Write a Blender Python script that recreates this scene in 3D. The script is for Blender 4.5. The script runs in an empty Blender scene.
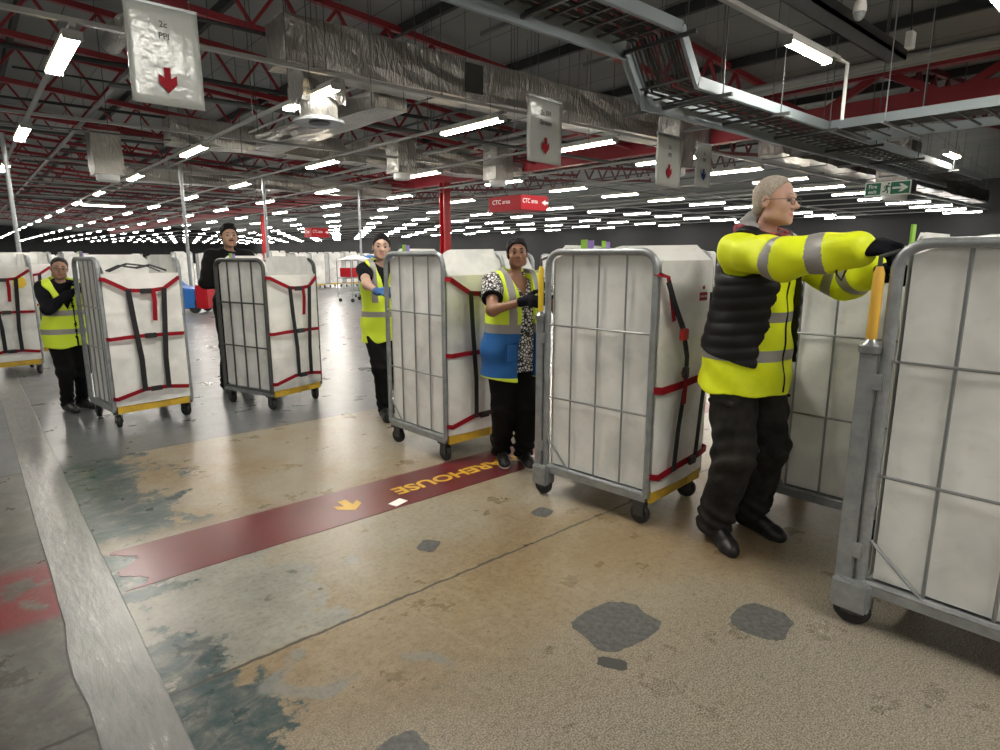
import bpy, bmesh, math, random
import numpy as np
from mathutils import Vector, Matrix
random.seed(7); np.random.seed(7)
SC = bpy.context.scene
COL = SC.collection
PI = math.pi
R = math.radians

# ------------------------------------------------------------------ materials
def mat(name, col, rough=.5, metal=0., spec=None, emit=None, estr=0., noise=None, bump=None, coat=None, sheen=None):
    m = bpy.data.materials.new(name); m.use_nodes = True
    nt = m.node_tree; b = nt.nodes['Principled BSDF']
    b.inputs['Base Color'].default_value = (*col, 1); b.inputs['Roughness'].default_value = rough
    b.inputs['Metallic'].default_value = metal
    if spec is not None: b.inputs['Specular IOR Level'].default_value = spec
    if coat: b.inputs['Coat Weight'].default_value = coat
    if sheen: b.inputs['Sheen Weight'].default_value = sheen
    if emit: b.inputs['Emission Color'].default_value = (*emit, 1); b.inputs['Emission Strength'].default_value = estr
    if noise:                                   # (scale, second colour, contrast lo, hi)
        sc, c2, lo, hi = noise
        tc = nt.nodes.new('ShaderNodeTexCoord'); n = nt.nodes.new('ShaderNodeTexNoise')
        n.inputs['Scale'].default_value = sc; n.inputs['Detail'].default_value = 6; n.inputs['Roughness'].default_value = .6
        r = nt.nodes.new('ShaderNodeValToRGB')
        r.color_ramp.elements[0].position = lo; r.color_ramp.elements[0].color = (*col, 1)
        r.color_ramp.elements[1].position = hi; r.color_ramp.elements[1].color = (*c2, 1)
        nt.links.new(tc.outputs['Object'], n.inputs['Vector']); nt.links.new(n.outputs['Fac'], r.inputs['Fac'])
        nt.links.new(r.outputs['Color'], b.inputs['Base Color'])
    if bump:                                    # (scale, strength, distance)
        tc = nt.nodes.new('ShaderNodeTexCoord'); n = nt.nodes.new('ShaderNodeTexNoise')
        n.inputs['Scale'].default_value = bump[0]; n.inputs['Detail'].default_value = 4
        bp = nt.nodes.new('ShaderNodeBump'); bp.inputs['Strength'].default_value = bump[1]; bp.inputs['Distance'].default_value = bump[2]
        nt.links.new(tc.outputs['Object'], n.inputs['Vector']); nt.links.new(n.outputs['Fac'], bp.inputs['Height'])
        nt.links.new(bp.outputs['Normal'], b.inputs['Normal'])
    return m

M = {}
M['steel'] = mat('galvanised steel', (.36,.38,.39), .42, .55, noise=(18,(.25,.265,.275),.35,.7))
M['wire'] = mat('plated wire', (.33,.345,.35), .32, .75)
M['steel_dark'] = mat('dark steel', (.075,.078,.076), .5, .5)
M['white_steel'] = mat('white painted steel', (.62,.62,.60), .45)
M['trunk'] = mat('grey white steel trunking', (.26,.26,.25), .5)
M['ladder'] = mat('zinc cable ladder', (.24,.28,.30), .55, .15)
M['rubber'] = mat('black rubber', (.012,.012,.013), .6)
M['yellow'] = mat('worn yellow plastic', (.62,.40,.035), .5, noise=(7,(.30,.20,.05),.5,.75))
M['grip'] = mat('yellow grip', (.72,.42,.06), .55)
M['grip_b'] = mat('bright yellow grip', (.80,.56,.03), .5)
M['red_strap'] = mat('red webbing', (.25,.006,.014), .8, spec=.2)
M['black_strap'] = mat('black webbing', (.010,.010,.012), .8)
M['buckle'] = mat('black buckle', (.015,.015,.017), .35)
M['red_buckle'] = mat('red buckle', (.5,.03,.02), .4)
M['green_tag'] = mat('lime green card', (.27,.52,.06), .6)
M['purple_tag'] = mat('purple card', (.33,.22,.60), .6)
M['red_truss'] = mat('red oxide paint', (.20,.010,.016), .5)
M['red_dark'] = mat('dark red paint', (.12,.008,.012), .5)
M['red_col'] = mat('bright red column paint', (.40,.014,.02), .4)
M['roof'] = mat('grey roof liner', (.40,.41,.39), .7)
M['purlin'] = mat('dark purlin', (.014,.016,.015), .7)
M['black'] = mat('black plastic', (.012,.012,.013), .5)
M['cable'] = mat('black cable', (.015,.014,.012), .6)
M['lens'] = mat('diffuser', (.9,.9,.88), .4, emit=(1,.955,.87), estr=60)
M['lens_y'] = mat('prismatic diffuser edge', (.9,.8,.5), .4, emit=(1,.80,.42), estr=14)
M['sign_red'] = mat('red sign', (.36,.004,.012), .5, spec=.25)
M['sign_white'] = mat('white sign letters', (.85,.85,.85), .5)
M['arrow_red'] = mat('red arrow ink', (.20,.003,.010), .7, spec=.2)
M['arrow_blue'] = mat('blue arrow ink', (.008,.022,.10), .7, spec=.2)
M['ink'] = mat('black ink', (.03,.03,.03), .5)
M['exit_green'] = mat('exit green', (.005,.16,.085), .4)
M['exit_white'] = mat('exit white', (.80,.90,.82), .5)
M['stripe'] = mat('red floor paint', (.135,.016,.019), .30, spec=.5, noise=(2.2,(.085,.017,.018),.35,.75), bump=(60,.08,.004))
M['floor_yellow'] = mat('yellow floor paint', (.60,.36,.035), .4)
M['paper'] = mat('white paper', (.85,.85,.83), .6)
M['blue'] = mat('blue paint', (.02,.13,.42), .4)
M['blue_cloth'] = mat('blue cloth', (.02,.17,.50), .7)
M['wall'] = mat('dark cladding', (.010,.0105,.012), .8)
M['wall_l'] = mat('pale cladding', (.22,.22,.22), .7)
M['white'] = mat('white plastic', (.75,.75,.73), .45)

def sleeve_mat():
    m = mat('white corrugated plastic', (.66,.65,.60), .42)
    nt = m.node_tree; b = nt.nodes['Principled BSDF']
    tc = nt.nodes.new('ShaderNodeTexCoord')
    n = nt.nodes.new('ShaderNodeTexNoise'); n.inputs['Scale'].default_value = 4.2; n.inputs['Detail'].default_value = 3; n.inputs['Distortion'].default_value = .6
    oi = nt.nodes.new('ShaderNodeObjectInfo'); ad = nt.nodes.new('ShaderNodeVectorMath'); ad.operation = 'ADD'
    sc = nt.nodes.new('ShaderNodeVectorMath'); sc.operation = 'SCALE'; sc.inputs['Scale'].default_value = 1.0
    nt.links.new(oi.outputs['Location'], sc.inputs[0]); nt.links.new(tc.outputs['Object'], ad.inputs[0]); nt.links.new(sc.outputs[0], ad.inputs[1])
    nt.links.new(ad.outputs[0], n.inputs['Vector'])
    r = nt.nodes.new('ShaderNodeValToRGB')
    e = r.color_ramp.elements
    e[0].position = .28; e[0].color = (.60,.605,.59,1); e[1].position = .72; e[1].color = (.86,.86,.84,1)
    x = r.color_ramp.elements.new(.5); x.color = (.75,.75,.725,1)
    nt.links.new(n.outputs['Fac'], r.inputs['Fac'])
    n2 = nt.nodes.new('ShaderNodeTexNoise'); n2.inputs['Scale'].default_value = 26; n2.inputs['Detail'].default_value = 5
    nt.links.new(ad.outputs[0], n2.inputs['Vector'])
    r2 = nt.nodes.new('ShaderNodeValToRGB'); r2.color_ramp.elements[0].position = .27; r2.color_ramp.elements[0].color = (.62,.60,.55,1)
    r2.color_ramp.elements[1].position = .42; r2.color_ramp.elements[1].color = (1,1,1,1)
    nt.links.new(n2.outputs['Fac'], r2.inputs['Fac'])
    mx = nt.nodes.new('ShaderNodeMix'); mx.data_type = 'RGBA'; mx.blend_type = 'MULTIPLY'; mx.inputs[0].default_value = .16
    nt.links.new(r.outputs['Color'], mx.inputs[6]); nt.links.new(r2.outputs['Color'], mx.inputs[7])
    nt.links.new(mx.outputs[2], b.inputs['Base Color'])
    return m
M['sleeve'] = sleeve_mat()

def foil_mat():
    m = mat('foil duct wrap', (.30,.29,.27), .30, .85)
    nt = m.node_tree; b = nt.nodes['Principled BSDF']
    tc = nt.nodes.new('ShaderNodeTexCoord'); n = nt.nodes.new('ShaderNodeTexNoise')
    mp = nt.nodes.new('ShaderNodeMapping'); mp.inputs['Scale'].default_value = (7, 7, 2.2)
    n.inputs['Scale'].default_value = 1.6; n.inputs['Detail'].default_value = 5; n.inputs['Distortion'].default_value = 1.2
    nt.links.new(tc.outputs['Object'], mp.inputs['Vector']); nt.links.new(mp.outputs['Vector'], n.inputs['Vector'])
    bp = nt.nodes.new('ShaderNodeBump'); bp.inputs['Strength'].default_value = .9; bp.inputs['Distance'].default_value = .06
    nt.links.new(n.outputs['Fac'], bp.inputs['Height']); nt.links.new(bp.outputs['Normal'], b.inputs['Normal'])
    return m
M['foil'] = foil_mat()

def sign_mat():
    m = mat('laminated white sheet', (.30,.31,.295), .22)
    nt = m.node_tree; b = nt.nodes['Principled BSDF']
    tc = nt.nodes.new('ShaderNodeTexCoord'); n = nt.nodes.new('ShaderNodeTexNoise'); n.inputs['Scale'].default_value = 9
    bp = nt.nodes.new('ShaderNodeBump'); bp.inputs['Strength'].default_value = .5; bp.inputs['Distance'].default_value = .02
    nt.links.new(tc.outputs['Object'], n.inputs['Vector']); nt.links.new(n.outputs['Fac'], bp.inputs['Height']); nt.links.new(bp.outputs['Normal'], b.inputs['Normal'])
    return m
M['sign'] = sign_mat()

# ------------------------------------------------------------------ mesh helpers
class MB:
    def __init__(s): s.v = []; s.f = []; s.m = []
    def add(s, vs, fs, mi=0):
        b = len(s.v); s.v += [tuple(v) for v in vs]; s.f += [tuple(b+i for i in f) for f in fs]; s.m += [mi]*len(fs); return s
    def box(s, x0, x1, y0, y1, z0, z1, mi=0):
        return s.add([(x0,y0,z0),(x1,y0,z0),(x1,y1,z0),(x0,y1,z0),(x0,y0,z1),(x1,y0,z1),(x1,y1,z1),(x0,y1,z1)],
                     [(0,3,2,1),(4,5,6,7),(0,1,5,4),(1,2,6,5),(2,3,7,6),(3,0,4,7)], mi)
    def bar(s, a, b, w, h, up=(0,0,1), mi=0):   # rectangular bar between two points
        a = Vector(a); b = Vector(b); d = (b-a).normalized(); u = Vector(up)
        l = d.cross(u)
        if l.length < 1e-4: l = d.cross(Vector((1,0,0)))
        l.normalize(); u = l.cross(d).normalized()
        l *= w/2; u *= h/2
        vs = [a-l-u, a+l-u, a+l+u, a-l+u, b-l-u, b+l-u, b+l+u, b-l+u]
        return s.add(vs, [(0,1,2,3),(7,6,5,4),(0,4,5,1),(1,5,6,2),(2,6,7,3),(3,7,4,0)], mi)
    def tube(s, pts, r, n=8, mi=0, closed=False):
        pts = [Vector(p) for p in pts]; N = len(pts)
        rs = r if isinstance(r, (list, tuple)) else [r]*N
        prev = None; rings = []
        for i, p in enumerate(pts):
            if closed: t = (pts[(i+1) % N]-pts[i-1]).normalized()
            else: t = (pts[min(i+1, N-1)]-pts[max(i-1, 0)]).normalized()
            if prev is None:
                u = t.cross(Vector((0,0,1)))
                if u.length < 1e-3: u = t.cross(Vector((1,0,0)))
            else:
                u = prev - t*prev.dot(t)
            u.normalize(); prev = u; w = t.cross(u)
            rings.append([p+(u*math.cos(2*PI*k/n)+w*math.sin(2*PI*k/n))*rs[i] for k in range(n)])
        vs = [v for ring in rings for v in ring]; fs = []
        for i in range(N if closed else N-1):
            j = (i+1) % N
            for k in range(n): fs.append((i*n+k, i*n+(k+1) % n, j*n+(k+1) % n, j*n+k))
        if not closed: fs += [tuple(reversed(range(n))), tuple((N-1)*n+k for k in range(n))]
        return s.add(vs, fs, mi)
    def lathe(s, prof, c=(0,0,0), axis='z', n=20, mi=0):
        vs = []; fs = []
        for (r, h) in prof:
            for k in range(n):
                a = 2*PI*k/n; p = (r*math.cos(a), r*math.sin(a), h)
                if axis == 'x': p = (h, p[0], p[1])
                if axis == 'y': p = (p[0], h, p[1])
                vs.append((p[0]+c[0], p[1]+c[1], p[2]+c[2]))
        P = len(prof)
        for i in range(P-1):
            for k in range(n): fs.append((i*n+k, i*n+(k+1) % n, (i+1)*n+(k+1) % n, (i+1)*n+k))
        fs += [tuple(reversed(range(n))), tuple((P-1)*n+k for k in range(n))]
        return s.add(vs, fs, mi)
    def prism(s, poly, z0, z1, mi=0, frame=None):  # polygon (x,y) extruded; frame maps (x,y,z)->point
        n = len(poly); g = frame or (lambda x, y, z: (x, y, z))
        vs = [g(x, y, z0) for x, y in poly]+[g(x, y, z1) for x, y in poly]
        fs = [tuple(reversed(range(n))), tuple(range(n, 2*n))]+[(i, (i+1) % n, n+(i+1) % n, n+i) for i in range(n)]
        return s.add(vs, fs, mi)
    def ribbon(s, pts, w, nrm=(0,-1,0), th=.004, mi=0):   # strap: centre line, width, face normal
        pts = [Vector(p) for p in pts]; nn = Vector(nrm).normalized(); vs = []
        for i, p in enumerate(pts):
            t = (pts[min(i+1, len(pts)-1)]-pts[max(i-1, 0)]).normalized()
            l = t.cross(nn).normalized()*w/2
            o = nn*th/2
            vs += [p-l-o, p+l-o, p+l+o, p-l+o]
        fs = []
        for i in range(len(pts)-1):
            for k in range(4): fs.append((i*4+k, i*4+(k+1) % 4, i*4+4+(k+1) % 4, i*4+4+k))
        b = 4*(len(pts)-1)
        fs += [(3,2,1,0), (b, b+1, b+2, b+3)]
        return s.add(vs, fs, mi)
    def mesh(s, name, mats, smooth=False, bevel=0):
        me = bpy.data.meshes.new(name); me.from_pydata(s.v, [], s.f)
        for m in (mats if isinstance(mats, (list, tuple)) else [mats]): me.materials.append(m)
        me.polygons.foreach_set('material_index', s.m)
        bm = bmesh.new(); bm.from_mesh(me); bmesh.ops.recalc_face_normals(bm, faces=bm.faces)
        if bevel: bmesh.ops.bevel(bm, geom=list(bm.edges), offset=bevel, segments=2, affect='EDGES', clamp_overlap=True)
        bm.to_mesh(me); bm.free()
        if smooth:
            me.polygons.foreach_set('use_smooth', [True]*len(me.polygons)); me.set_sharp_from_angle(angle=R(40))
        me.update(); return me
    def build(s, name, mats, parent=None, smooth=False, bevel=0):
        return ob(name, s.mesh(name, mats, smooth, bevel), parent)

def ob(name, data, parent=None, loc=(0,0,0), rot=None):
    o = bpy.data.objects.new(name, data); COL.objects.link(o); o.location = loc
    if rot: o.rotation_euler = rot
    if parent is not None: o.parent = parent
    return o
def tag(o, label, cat, group=None, kind=None):
    if label: o['label'] = label
    if cat: o['category'] = cat
    if group: o['group'] = group
    if kind: o['kind'] = kind
    return o
def thing(name, label, cat, loc=(0,0,0), rz=0, group=None, kind=None):
    o = ob(name, None, None, loc, (0,0,rz)); o.empty_display_size = .1
    return tag(o, label, cat, group, kind)
def copy_tree(o, parent=None):
    c = o.copy(); COL.objects.link(c); c.parent = parent
    for ch in list(o.children): copy_tree(ch, c)
    return c
def arc(cx, cy, r, a0, a1, n): return [(cx+r*math.cos(a0+(a1-a0)*i/n), cy+r*math.sin(a0+(a1-a0)*i/n)) for i in range(n+1)]
def text_mesh(txt, size, m, depth=.001, bold=0., name='lettering', align='CENTER'):
    cu = bpy.data.curves.new(name, 'FONT'); cu.body = txt; cu.size = size; cu.extrude = depth; cu.offset = bold
    cu.align_x = align; cu.align_y = 'CENTER'; cu.resolution_u = 3
    t = bpy.data.objects.new('tmp', cu); COL.objects.link(t)
    bpy.context.view_layer.update()
    me = bpy.data.meshes.new_from_object(t.evaluated_get(bpy.context.evaluated_depsgraph_get()))
    bpy.data.objects.remove(t); bpy.data.curves.remove(cu)
    me.name = name; me.materials.clear(); me.materials.append(m); return me

# ------------------------------------------------------------------ camera
H_CAM, F_PX, Y_HOR, YAW = 1.45, 610., 256., R(41)
cam = bpy.data.cameras.new('camera'); co = ob('camera', cam); SC.camera = co
cam.sensor_fit = 'HORIZONTAL'; cam.sensor_width = 36; cam.lens = 36*F_PX/1000
cam.clip_start = .05; cam.clip_end = 400
pitch = math.atan((375-Y_HOR)/F_PX)
co.location = (0,0,H_CAM); co.rotation_euler = (PI/2-pitch, 0, -YAW)

# ------------------------------------------------------------------ setting
def floor_mat():
    m = bpy.data.materials.new('worn painted concrete'); m.use_nodes = True
    nt = m.node_tree; b = nt.nodes['Principled BSDF']; N = nt.nodes; L = nt.links
    tc = N.new('ShaderNodeTexCoord'); sx = N.new('ShaderNodeSeparateXYZ'); L.new(tc.outputs['Object'], sx.inputs[0])
    def math_(op, a, c, cl=False):
        n = N.new('ShaderNodeMath'); n.operation = op; n.use_clamp = cl
        for i, v in enumerate((a, c)):
            if v is None: continue
            if isinstance(v, (int, float)): n.inputs[i].default_value = v
            else: L.new(v, n.inputs[i])
        return n.outputs[0]
    def noise(scale, detail=5, rough=.55, dist=0., stretch=None):
        n = N.new('ShaderNodeTexNoise'); n.inputs['Scale'].default_value = scale; n.inputs['Detail'].default_value = detail
        n.inputs['Roughness'].default_value = rough; n.inputs['Distortion'].default_value = dist
        if stretch:
            mp = N.new('ShaderNodeMapping'); mp.inputs['Scale'].default_value = stretch
            L.new(tc.outputs['Object'], mp.inputs['Vector']); L.new(mp.outputs['Vector'], n.inputs['Vector'])
        else: L.new(tc.outputs['Object'], n.inputs['Vector'])
        return n.outputs['Fac']
    def ramp(f, stops):
        r = N.new('ShaderNodeValToRGB'); e = r.color_ramp.elements
        e[0].position, e[0].color = stops[0][0], (*stops[0][1], 1); e[1].position, e[1].color = stops[-1][0], (*stops[-1][1], 1)
        for p, c in stops[1:-1]: x = e.new(p); x.color = (*c, 1)
        L.new(f, r.inputs['Fac']); return r.outputs['Color']
    def mix(f, a, c, mode='MIX'):
        n = N.new('ShaderNodeMix'); n.data_type = 'RGBA'; n.blend_type = mode
        if isinstance(f, (int, float)): n.inputs[0].default_value = f
        else: L.new(f, n.inputs[0])
        for i, v in ((6, a), (7, c)):
            if isinstance(v, tuple): n.inputs[i].default_value = (*v, 1)
            else: L.new(v, n.inputs[i])
        return n.outputs[2]
    def step(v, e0, e1):
        n = N.new('ShaderNodeMapRange'); n.interpolation_type = 'SMOOTHSTEP'
        n.inputs['From Min'].default_value = e0; n.inputs['From Max'].default_value = e1; L.new(v, n.inputs['Value']); return n.outputs[0]
    X, Y = sx.outputs[0], sx.outputs[1]
    n1 = noise(1.1, 6, .6, .5); n2 = noise(3.3, 6, .65); nf = noise(170, 3, .7); nm = noise(14, 5)
    # beige concrete
    beige = ramp(n1, [(.3,(.195,.130,.064)),(.48,(.262,.190,.104)),(.62,(.305,.242,.148)),(.78,(.33,.295,.225))])
    beige = mix(.35, beige, ramp(nm, [(.3,(.13,.094,.055)),(.7,(.31,.25,.17))]))
    # paler worn band around the stripe
    pale = ramp(n2, [(.3,(.235,.215,.17)),(.7,(.335,.32,.275))])
    band = math_('MULTIPLY', step(Y, 2.0, 2.6), step(math_('ADD', n1, math_('MULTIPLY', X, .06)), .42, .70))
    col = mix(math_('MULTIPLY', band, .6), beige, pale)
    # near grey-speckled
    g = ramp(nf, [(.40,(.09,.08,.065)),(.5,(.235,.21,.172)),(.62,(.38,.355,.305))])
    near = math_('MULTIPLY', step(math_('ADD', math_('MULTIPLY', n1, .9), math_('SUBTRACT', 0, math_('ADD', math_('MULTIPLY', X,.25), Y))), -1.9, -.9), .85)
    col = mix(near, col, g)
    # teal-grey old paint beside the joint plate
    edge = math_('ADD', X, math_('MULTIPLY', math_('SUBTRACT', n2, .5), 1.5))
    edge = math_('ADD', edge, math_('MULTIPLY', math_('SUBTRACT', n1, .5), .9))
    tn = noise(6, 7, .72, .5, (1.0,1.5,1))
    paleg = ramp(n2, [(.3,(.17,.168,.15)),(.5,(.25,.245,.215)),(.7,(.32,.31,.27))])
    col = mix(math_('MULTIPLY', math_('MULTIPLY', step(edge, 1.15, 1.0), step(Y, 2.08, 2.12)), math_('MULTIPLY', step(Y, 3.6, 3.2), .95)), col, paleg)
    teal = ramp(tn, [(.38,(.018,.045,.047)),(.46,(.040,.066,.066)),(.53,(.075,.088,.085)),(.62,(.15,.152,.14))])
    far_t = math_('MULTIPLY', step(Y, 3.42, 3.6), step(edge, .80, .74))
    near_t = math_('MULTIPLY', step(Y, 2.1, 2.07), step(edge, .60, .54))
    slim_t = step(edge, .44, .38)
    tmask = math_('MAXIMUM', math_('MAXIMUM', far_t, near_t), slim_t)
    col = mix(math_('MULTIPLY', tmask, step(tn, .70, .58)), col, teal)
    # grey blobs
    blob = step(noise(1.7, 3, .5, 1.), .66, .70)
    blob = math_('MULTIPLY', blob, step(Y, 2.9, 2.4))
    blob = math_('MULTIPLY', blob, step(X, 2.2, 1.2))
    col = mix(math_('MULTIPLY', blob, .8), col, (.20,.20,.185))
    # red paint remnants left of plate
    greyl = ramp(noise(5, 6, .65, .8), [(.3,(.055,.053,.047)),(.5,(.10,.096,.086)),(.7,(.16,.155,.14))])
    redm = math_('MULTIPLY', step(noise(2.2, 5, .6), .47, .52), math_('MULTIPLY', step(Y, 2.85, 2.95), step(Y, 3.55, 3.4)))
    greyl = mix(redm, greyl, (.16,.028,.03))
    col = mix(step(X, .24, .22), col, greyl)
    # grey epoxy beyond the joint
    epo = ramp(noise(.8, 6, .6, .4), [(.3,(.095,.102,.108)),(.55,(.128,.135,.141)),(.75,(.16,.165,.17))])
    epo = mix(.25, epo, ramp(noise(6, 6, .7), [(.35,(.09,.094,.098)),(.65,(.22,.225,.23))]))
    col = mix(step(Y, 5.10, 5.13), col, epo)
    # scuffs: fine pale scratches
    sc = N.new('ShaderNodeTexVoronoi'); sc.feature = 'DISTANCE_TO_EDGE'; sc.inputs['Scale'].default_value = 1.7
    wv = N.new('ShaderNodeMapping'); L.new(tc.outputs['Object'], wv.inputs['Vector']); wv.inputs['Scale'].default_value = (1.2, .7, 1)
    L.new(wv.outputs['Vector'], sc.inputs['Vector'])
    scr = math_('MULTIPLY', step(sc.outputs['Distance'], .012, .0), step(noise(2.5), .5, .62))
    col = mix(math_('MULTIPLY', scr, .08), col, (.5,.47,.42))
    # dark spots
    vo = N.new('ShaderNodeTexVoronoi'); vo.inputs['Scale'].default_value = 2.6; L.new(tc.outputs['Object'], vo.inputs['Vector'])
    vo.inputs['Randomness'].default_value = 1
    rad = math_('ADD', vo.outputs['Distance'], math_('MULTIPLY', nm, .05))
    dots = step(rad, .062, .05)
    col = mix(math_('MULTIPLY', dots, .75), col, (.05,.048,.045))
    vo2 = N.new('ShaderNodeTexVoronoi'); vo2.inputs['Scale'].default_value = 13; L.new(tc.outputs['Object'], vo2.inputs['Vector'])
    col = mix(math_('MULTIPLY', step(vo2.outputs['Distance'], .085, .06), math_('ADD', .12, math_('MULTIPLY', step(Y, 5.12, 5.08), .4))), col, (.07,.06,.05))
    # joints
    def line(v, at, w, wob=.0):
        d = math_('ABSOLUTE', math_('ADD', math_('SUBTRACT', v, at), math_('MULTIPLY', math_('SUBTRACT', nm, .5), wob)), None)
        return step(d, w, w*.4)
    col = mix(math_('MULTIPLY', line(Y, 2.09, .011, .03), .9), col, (.035,.032,.028))
    col = mix(math_('MULTIPLY', line(Y, 5.12, .012, .02), .8), col, (.05,.05,.05))
    col = mix(math_('MULTIPLY', math_('MULTIPLY', line(X, 3.45, .012, .02), step(Y, 5.1, 5.2)), .6), col, (.07,.07,.07))
    col = mix(math_('MULTIPLY', line(Y, 8.6, .014, .03), .6), col, (.09,.09,.09))
    col = mix(.55, col, ramp(noise(38, 6, .75), [(.33,(.45,.43,.40)),(.5,(1,1,1)),(.7,(1.18,1.17,1.15))]), 'MULTIPLY')
    L.new(col, b.inputs['Base Color'])
    rr = N.new('ShaderNodeMapRange'); rr.inputs['To Min'].default_value = .17; rr.inputs['To Max'].default_value = .44
    L.new(n2, rr.inputs['Value']); L.new(rr.outputs[0], b.inputs['Roughness'])
    b.inputs['Specular IOR Level'].default_value = .36
    bp = N.new('ShaderNodeBump'); bp.inputs['Strength'].default_value = .06; bp.inputs['Distance'].default_value = .006
    L.new(nf, bp.inputs['Height']); L.new(bp.outputs['Normal'], b.inputs['Normal'])
    return m

XW0, XW1, YW0, YW1 = -14., 46., -9., 135.
fl = MB().box(XW0, XW1, YW0, YW1, -.2, 0).build('floor', floor_mat()); fl['kind'] = 'structure'
def struct(o): o['kind'] = 'structure'; return o
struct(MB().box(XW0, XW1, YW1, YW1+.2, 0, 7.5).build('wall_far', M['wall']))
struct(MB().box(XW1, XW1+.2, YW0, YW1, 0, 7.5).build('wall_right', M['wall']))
struct(MB().box(XW0-.2, XW0, YW0, YW1, 0, 7.5).build('wall_left', M['wall_l']))
struct(MB().box(XW0, XW1, YW0-.2, YW0, 0, 7.5).build('wall_near', M['wall_l']))
# pitched multi-bay roof : valleys at x = 16 + 32 k
def roof_z(x):
    u = ((x-16.) % 32.); u = min(u, 32.-u)        # distance from a valley
    return 5.75+u*.075
xs = [XW0, 0, 16, 32, XW1]
rf = MB()
for a, b_ in zip(xs[:-1], xs[1:]):
    rf.add([(a,YW0,roof_z(a)),(b_,YW0,roof_z(b_)),(b_,YW1,roof_z(b_)),(a,YW1,roof_z(a)),
            (a,YW0,roof_z(a)+.2),(b_,YW0,roof_z(b_)+.2),(b_,YW1,roof_z(b_)+.2),(a,YW1,roof_z(a)+.2)],
           [(0,3,2,1),(4,5,6,7),(0,1,5,4),(1,2,6,5),(2,3,7,6),(3,0,4,7)])
def roof_material():
    m = mat('roof liner panels', (.36,.365,.35), .7)
    nt = m.node_tree; b = nt.nodes['Principled BSDF']
    tc = nt.nodes.new('ShaderNodeTexCoord'); w = nt.nodes.new('ShaderNodeTexBrick')
    w.offset = 0; w.inputs['Color1'].default_value = (.20,.204,.196,1); w.inputs['Color2'].default_value = (.175,.18,.172,1); w.inputs['Mortar'].default_value = (.05,.05,.05,1)
    w.inputs['Scale'].default_value = 1; w.inputs['Mortar Size'].default_value = .012; w.inputs['Brick Width'].default_value = 1.2; w.inputs['Row Height'].default_value = 9.
    nt.links.new(tc.outputs['Object'], w.inputs['Vector']); nt.links.new(w.outputs['Color'], b.inputs['Base Color'])
    return m
struct(rf.build('ceiling', roof_material()))

# painted stripe with lettering (upside-down from here), arrow, scrap of paper
st = thing('floor_stripe', 'dark red painted floor stripe with yellow lettering and arrow', 'floor marking', (2.5,3.16,0))
n = 40; pts0 = []; pts1 = []
pl = [(-2.12+.04*random.uniform(-1,1), -.23)]+[(-2.08+.05*math.sin(i*.37)+random.uniform(-.012,.012), -.23+.46*i/30) for i in range(1,30)]+[(-2.10, .235)]+[(3.0, .235),(3.0,-.235)]
MB().prism([(x,y) for x,y in pl][::-1], .0005, .002).build('painted_band', M['stripe'], st)
tm = text_mesh('WAREHOUSE', .155, M['floor_yellow'], .0004, .004)
xsv = [v.co.x for v in tm.vertices]; wd = max(xsv)-min(xsv)
to = ob('lettering', tm, st, (-.10,-.005,.0030), (0,0,PI)); to.scale = (1.08/wd, 1., 1)
ar = MB().prism([(-.03,.10),(.03,.10),(.03,.0),(.085,.045),(.085,-.02),(0,-.10),(-.085,-.02),(-.085,.045),(-.03,0)], .0022, .0030)
a_o = ar.build('painted_arrow', M['floor_yellow'], st); a_o.location = (-.95, -.01, 0); a_o.scale = (.9,.9,1)
pp = MB().prism([(-.05,-.03),(.05,-.035),(.055,.03),(-.045,.035)], .003, .006).build('paper_scrap', M['paper'])
pp.location = (1.79, 2.99, 0); pp.rotation_euler = (0,0,R(20)); tag(pp, 'small scrap of white paper lying on the red stripe', 'paper')

# metal joint plate running away on the left
def plate_mat():
    m = mat('scuffed metal tape', (.30,.30,.29), .30, .35)
    nt = m.node_tree; b = nt.nodes['Principled BSDF']
    tc = nt.nodes.new('ShaderNodeTexCoord'); mp = nt.nodes.new('ShaderNodeMapping'); mp.inputs['Scale'].default_value = (16,3.2,1)
    n = nt.nodes.new('ShaderNodeTexNoise'); n.inputs['Scale'].default_value = 1.6; n.inputs['Detail'].default_value = 7; n.inputs['Roughness'].default_value = .7; n.inputs['Distortion'].default_value = .15
    nt.links.new(tc.outputs['Object'], mp.inputs['Vector']); nt.links.new(mp.outputs['Vector'], n.inputs['Vector'])
    r = nt.nodes.new('ShaderNodeValToRGB'); e = r.color_ramp.elements
    e[0].position = .3; e[0].color = (.13,.13,.128,1); e[1].position = .74; e[1].color = (.58,.58,.57,1)
    x = e.new(.44); x.color = (.19,.19,.187,1); x = e.new(.62); x.color = (.235,.235,.23,1)
    nt.links.new(n.outputs['Fac'], r.inputs['Fac']); nt.links.new(r.outputs['Color'], b.inputs['Base Color'])
    bp = nt.nodes.new('ShaderNodeBump'); bp.inputs['Strength'].default_value = .22; bp.inputs['Distance'].default_value = .012
    nt.links.new(n.outputs['Fac'], bp.inputs['Height']); nt.links.new(bp.outputs['Normal'], b.inputs['Normal'])
    return m
pm = MB(); NY = 60
vs = []; fs = []
for i in range(NY+1):
    y = -1+12.*i/NY; j0 = random.uniform(-.0025,.0025); j1 = random.uniform(-.0025,.0025)
    if 2.38 < y < 2.62: j0 -= .018
    for k, u in enumerate((0,.02,.25,.5,.75,.98,1)):
        x = .130+j0+u*(.216+j1-j0); z = .001 if u in (0,1) else .006
        vs.append((x,y,z))
for i in range(NY):
    for k in range(6): a = i*7+k; fs.append((a,a+1,a+8,a+7))
pm.add(vs, fs)
tag(pm.build('floor_joint_plate', plate_mat(), None, True), 'long scuffed silver metal plate covering the floor joint at the left', 'floor plate')
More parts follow.
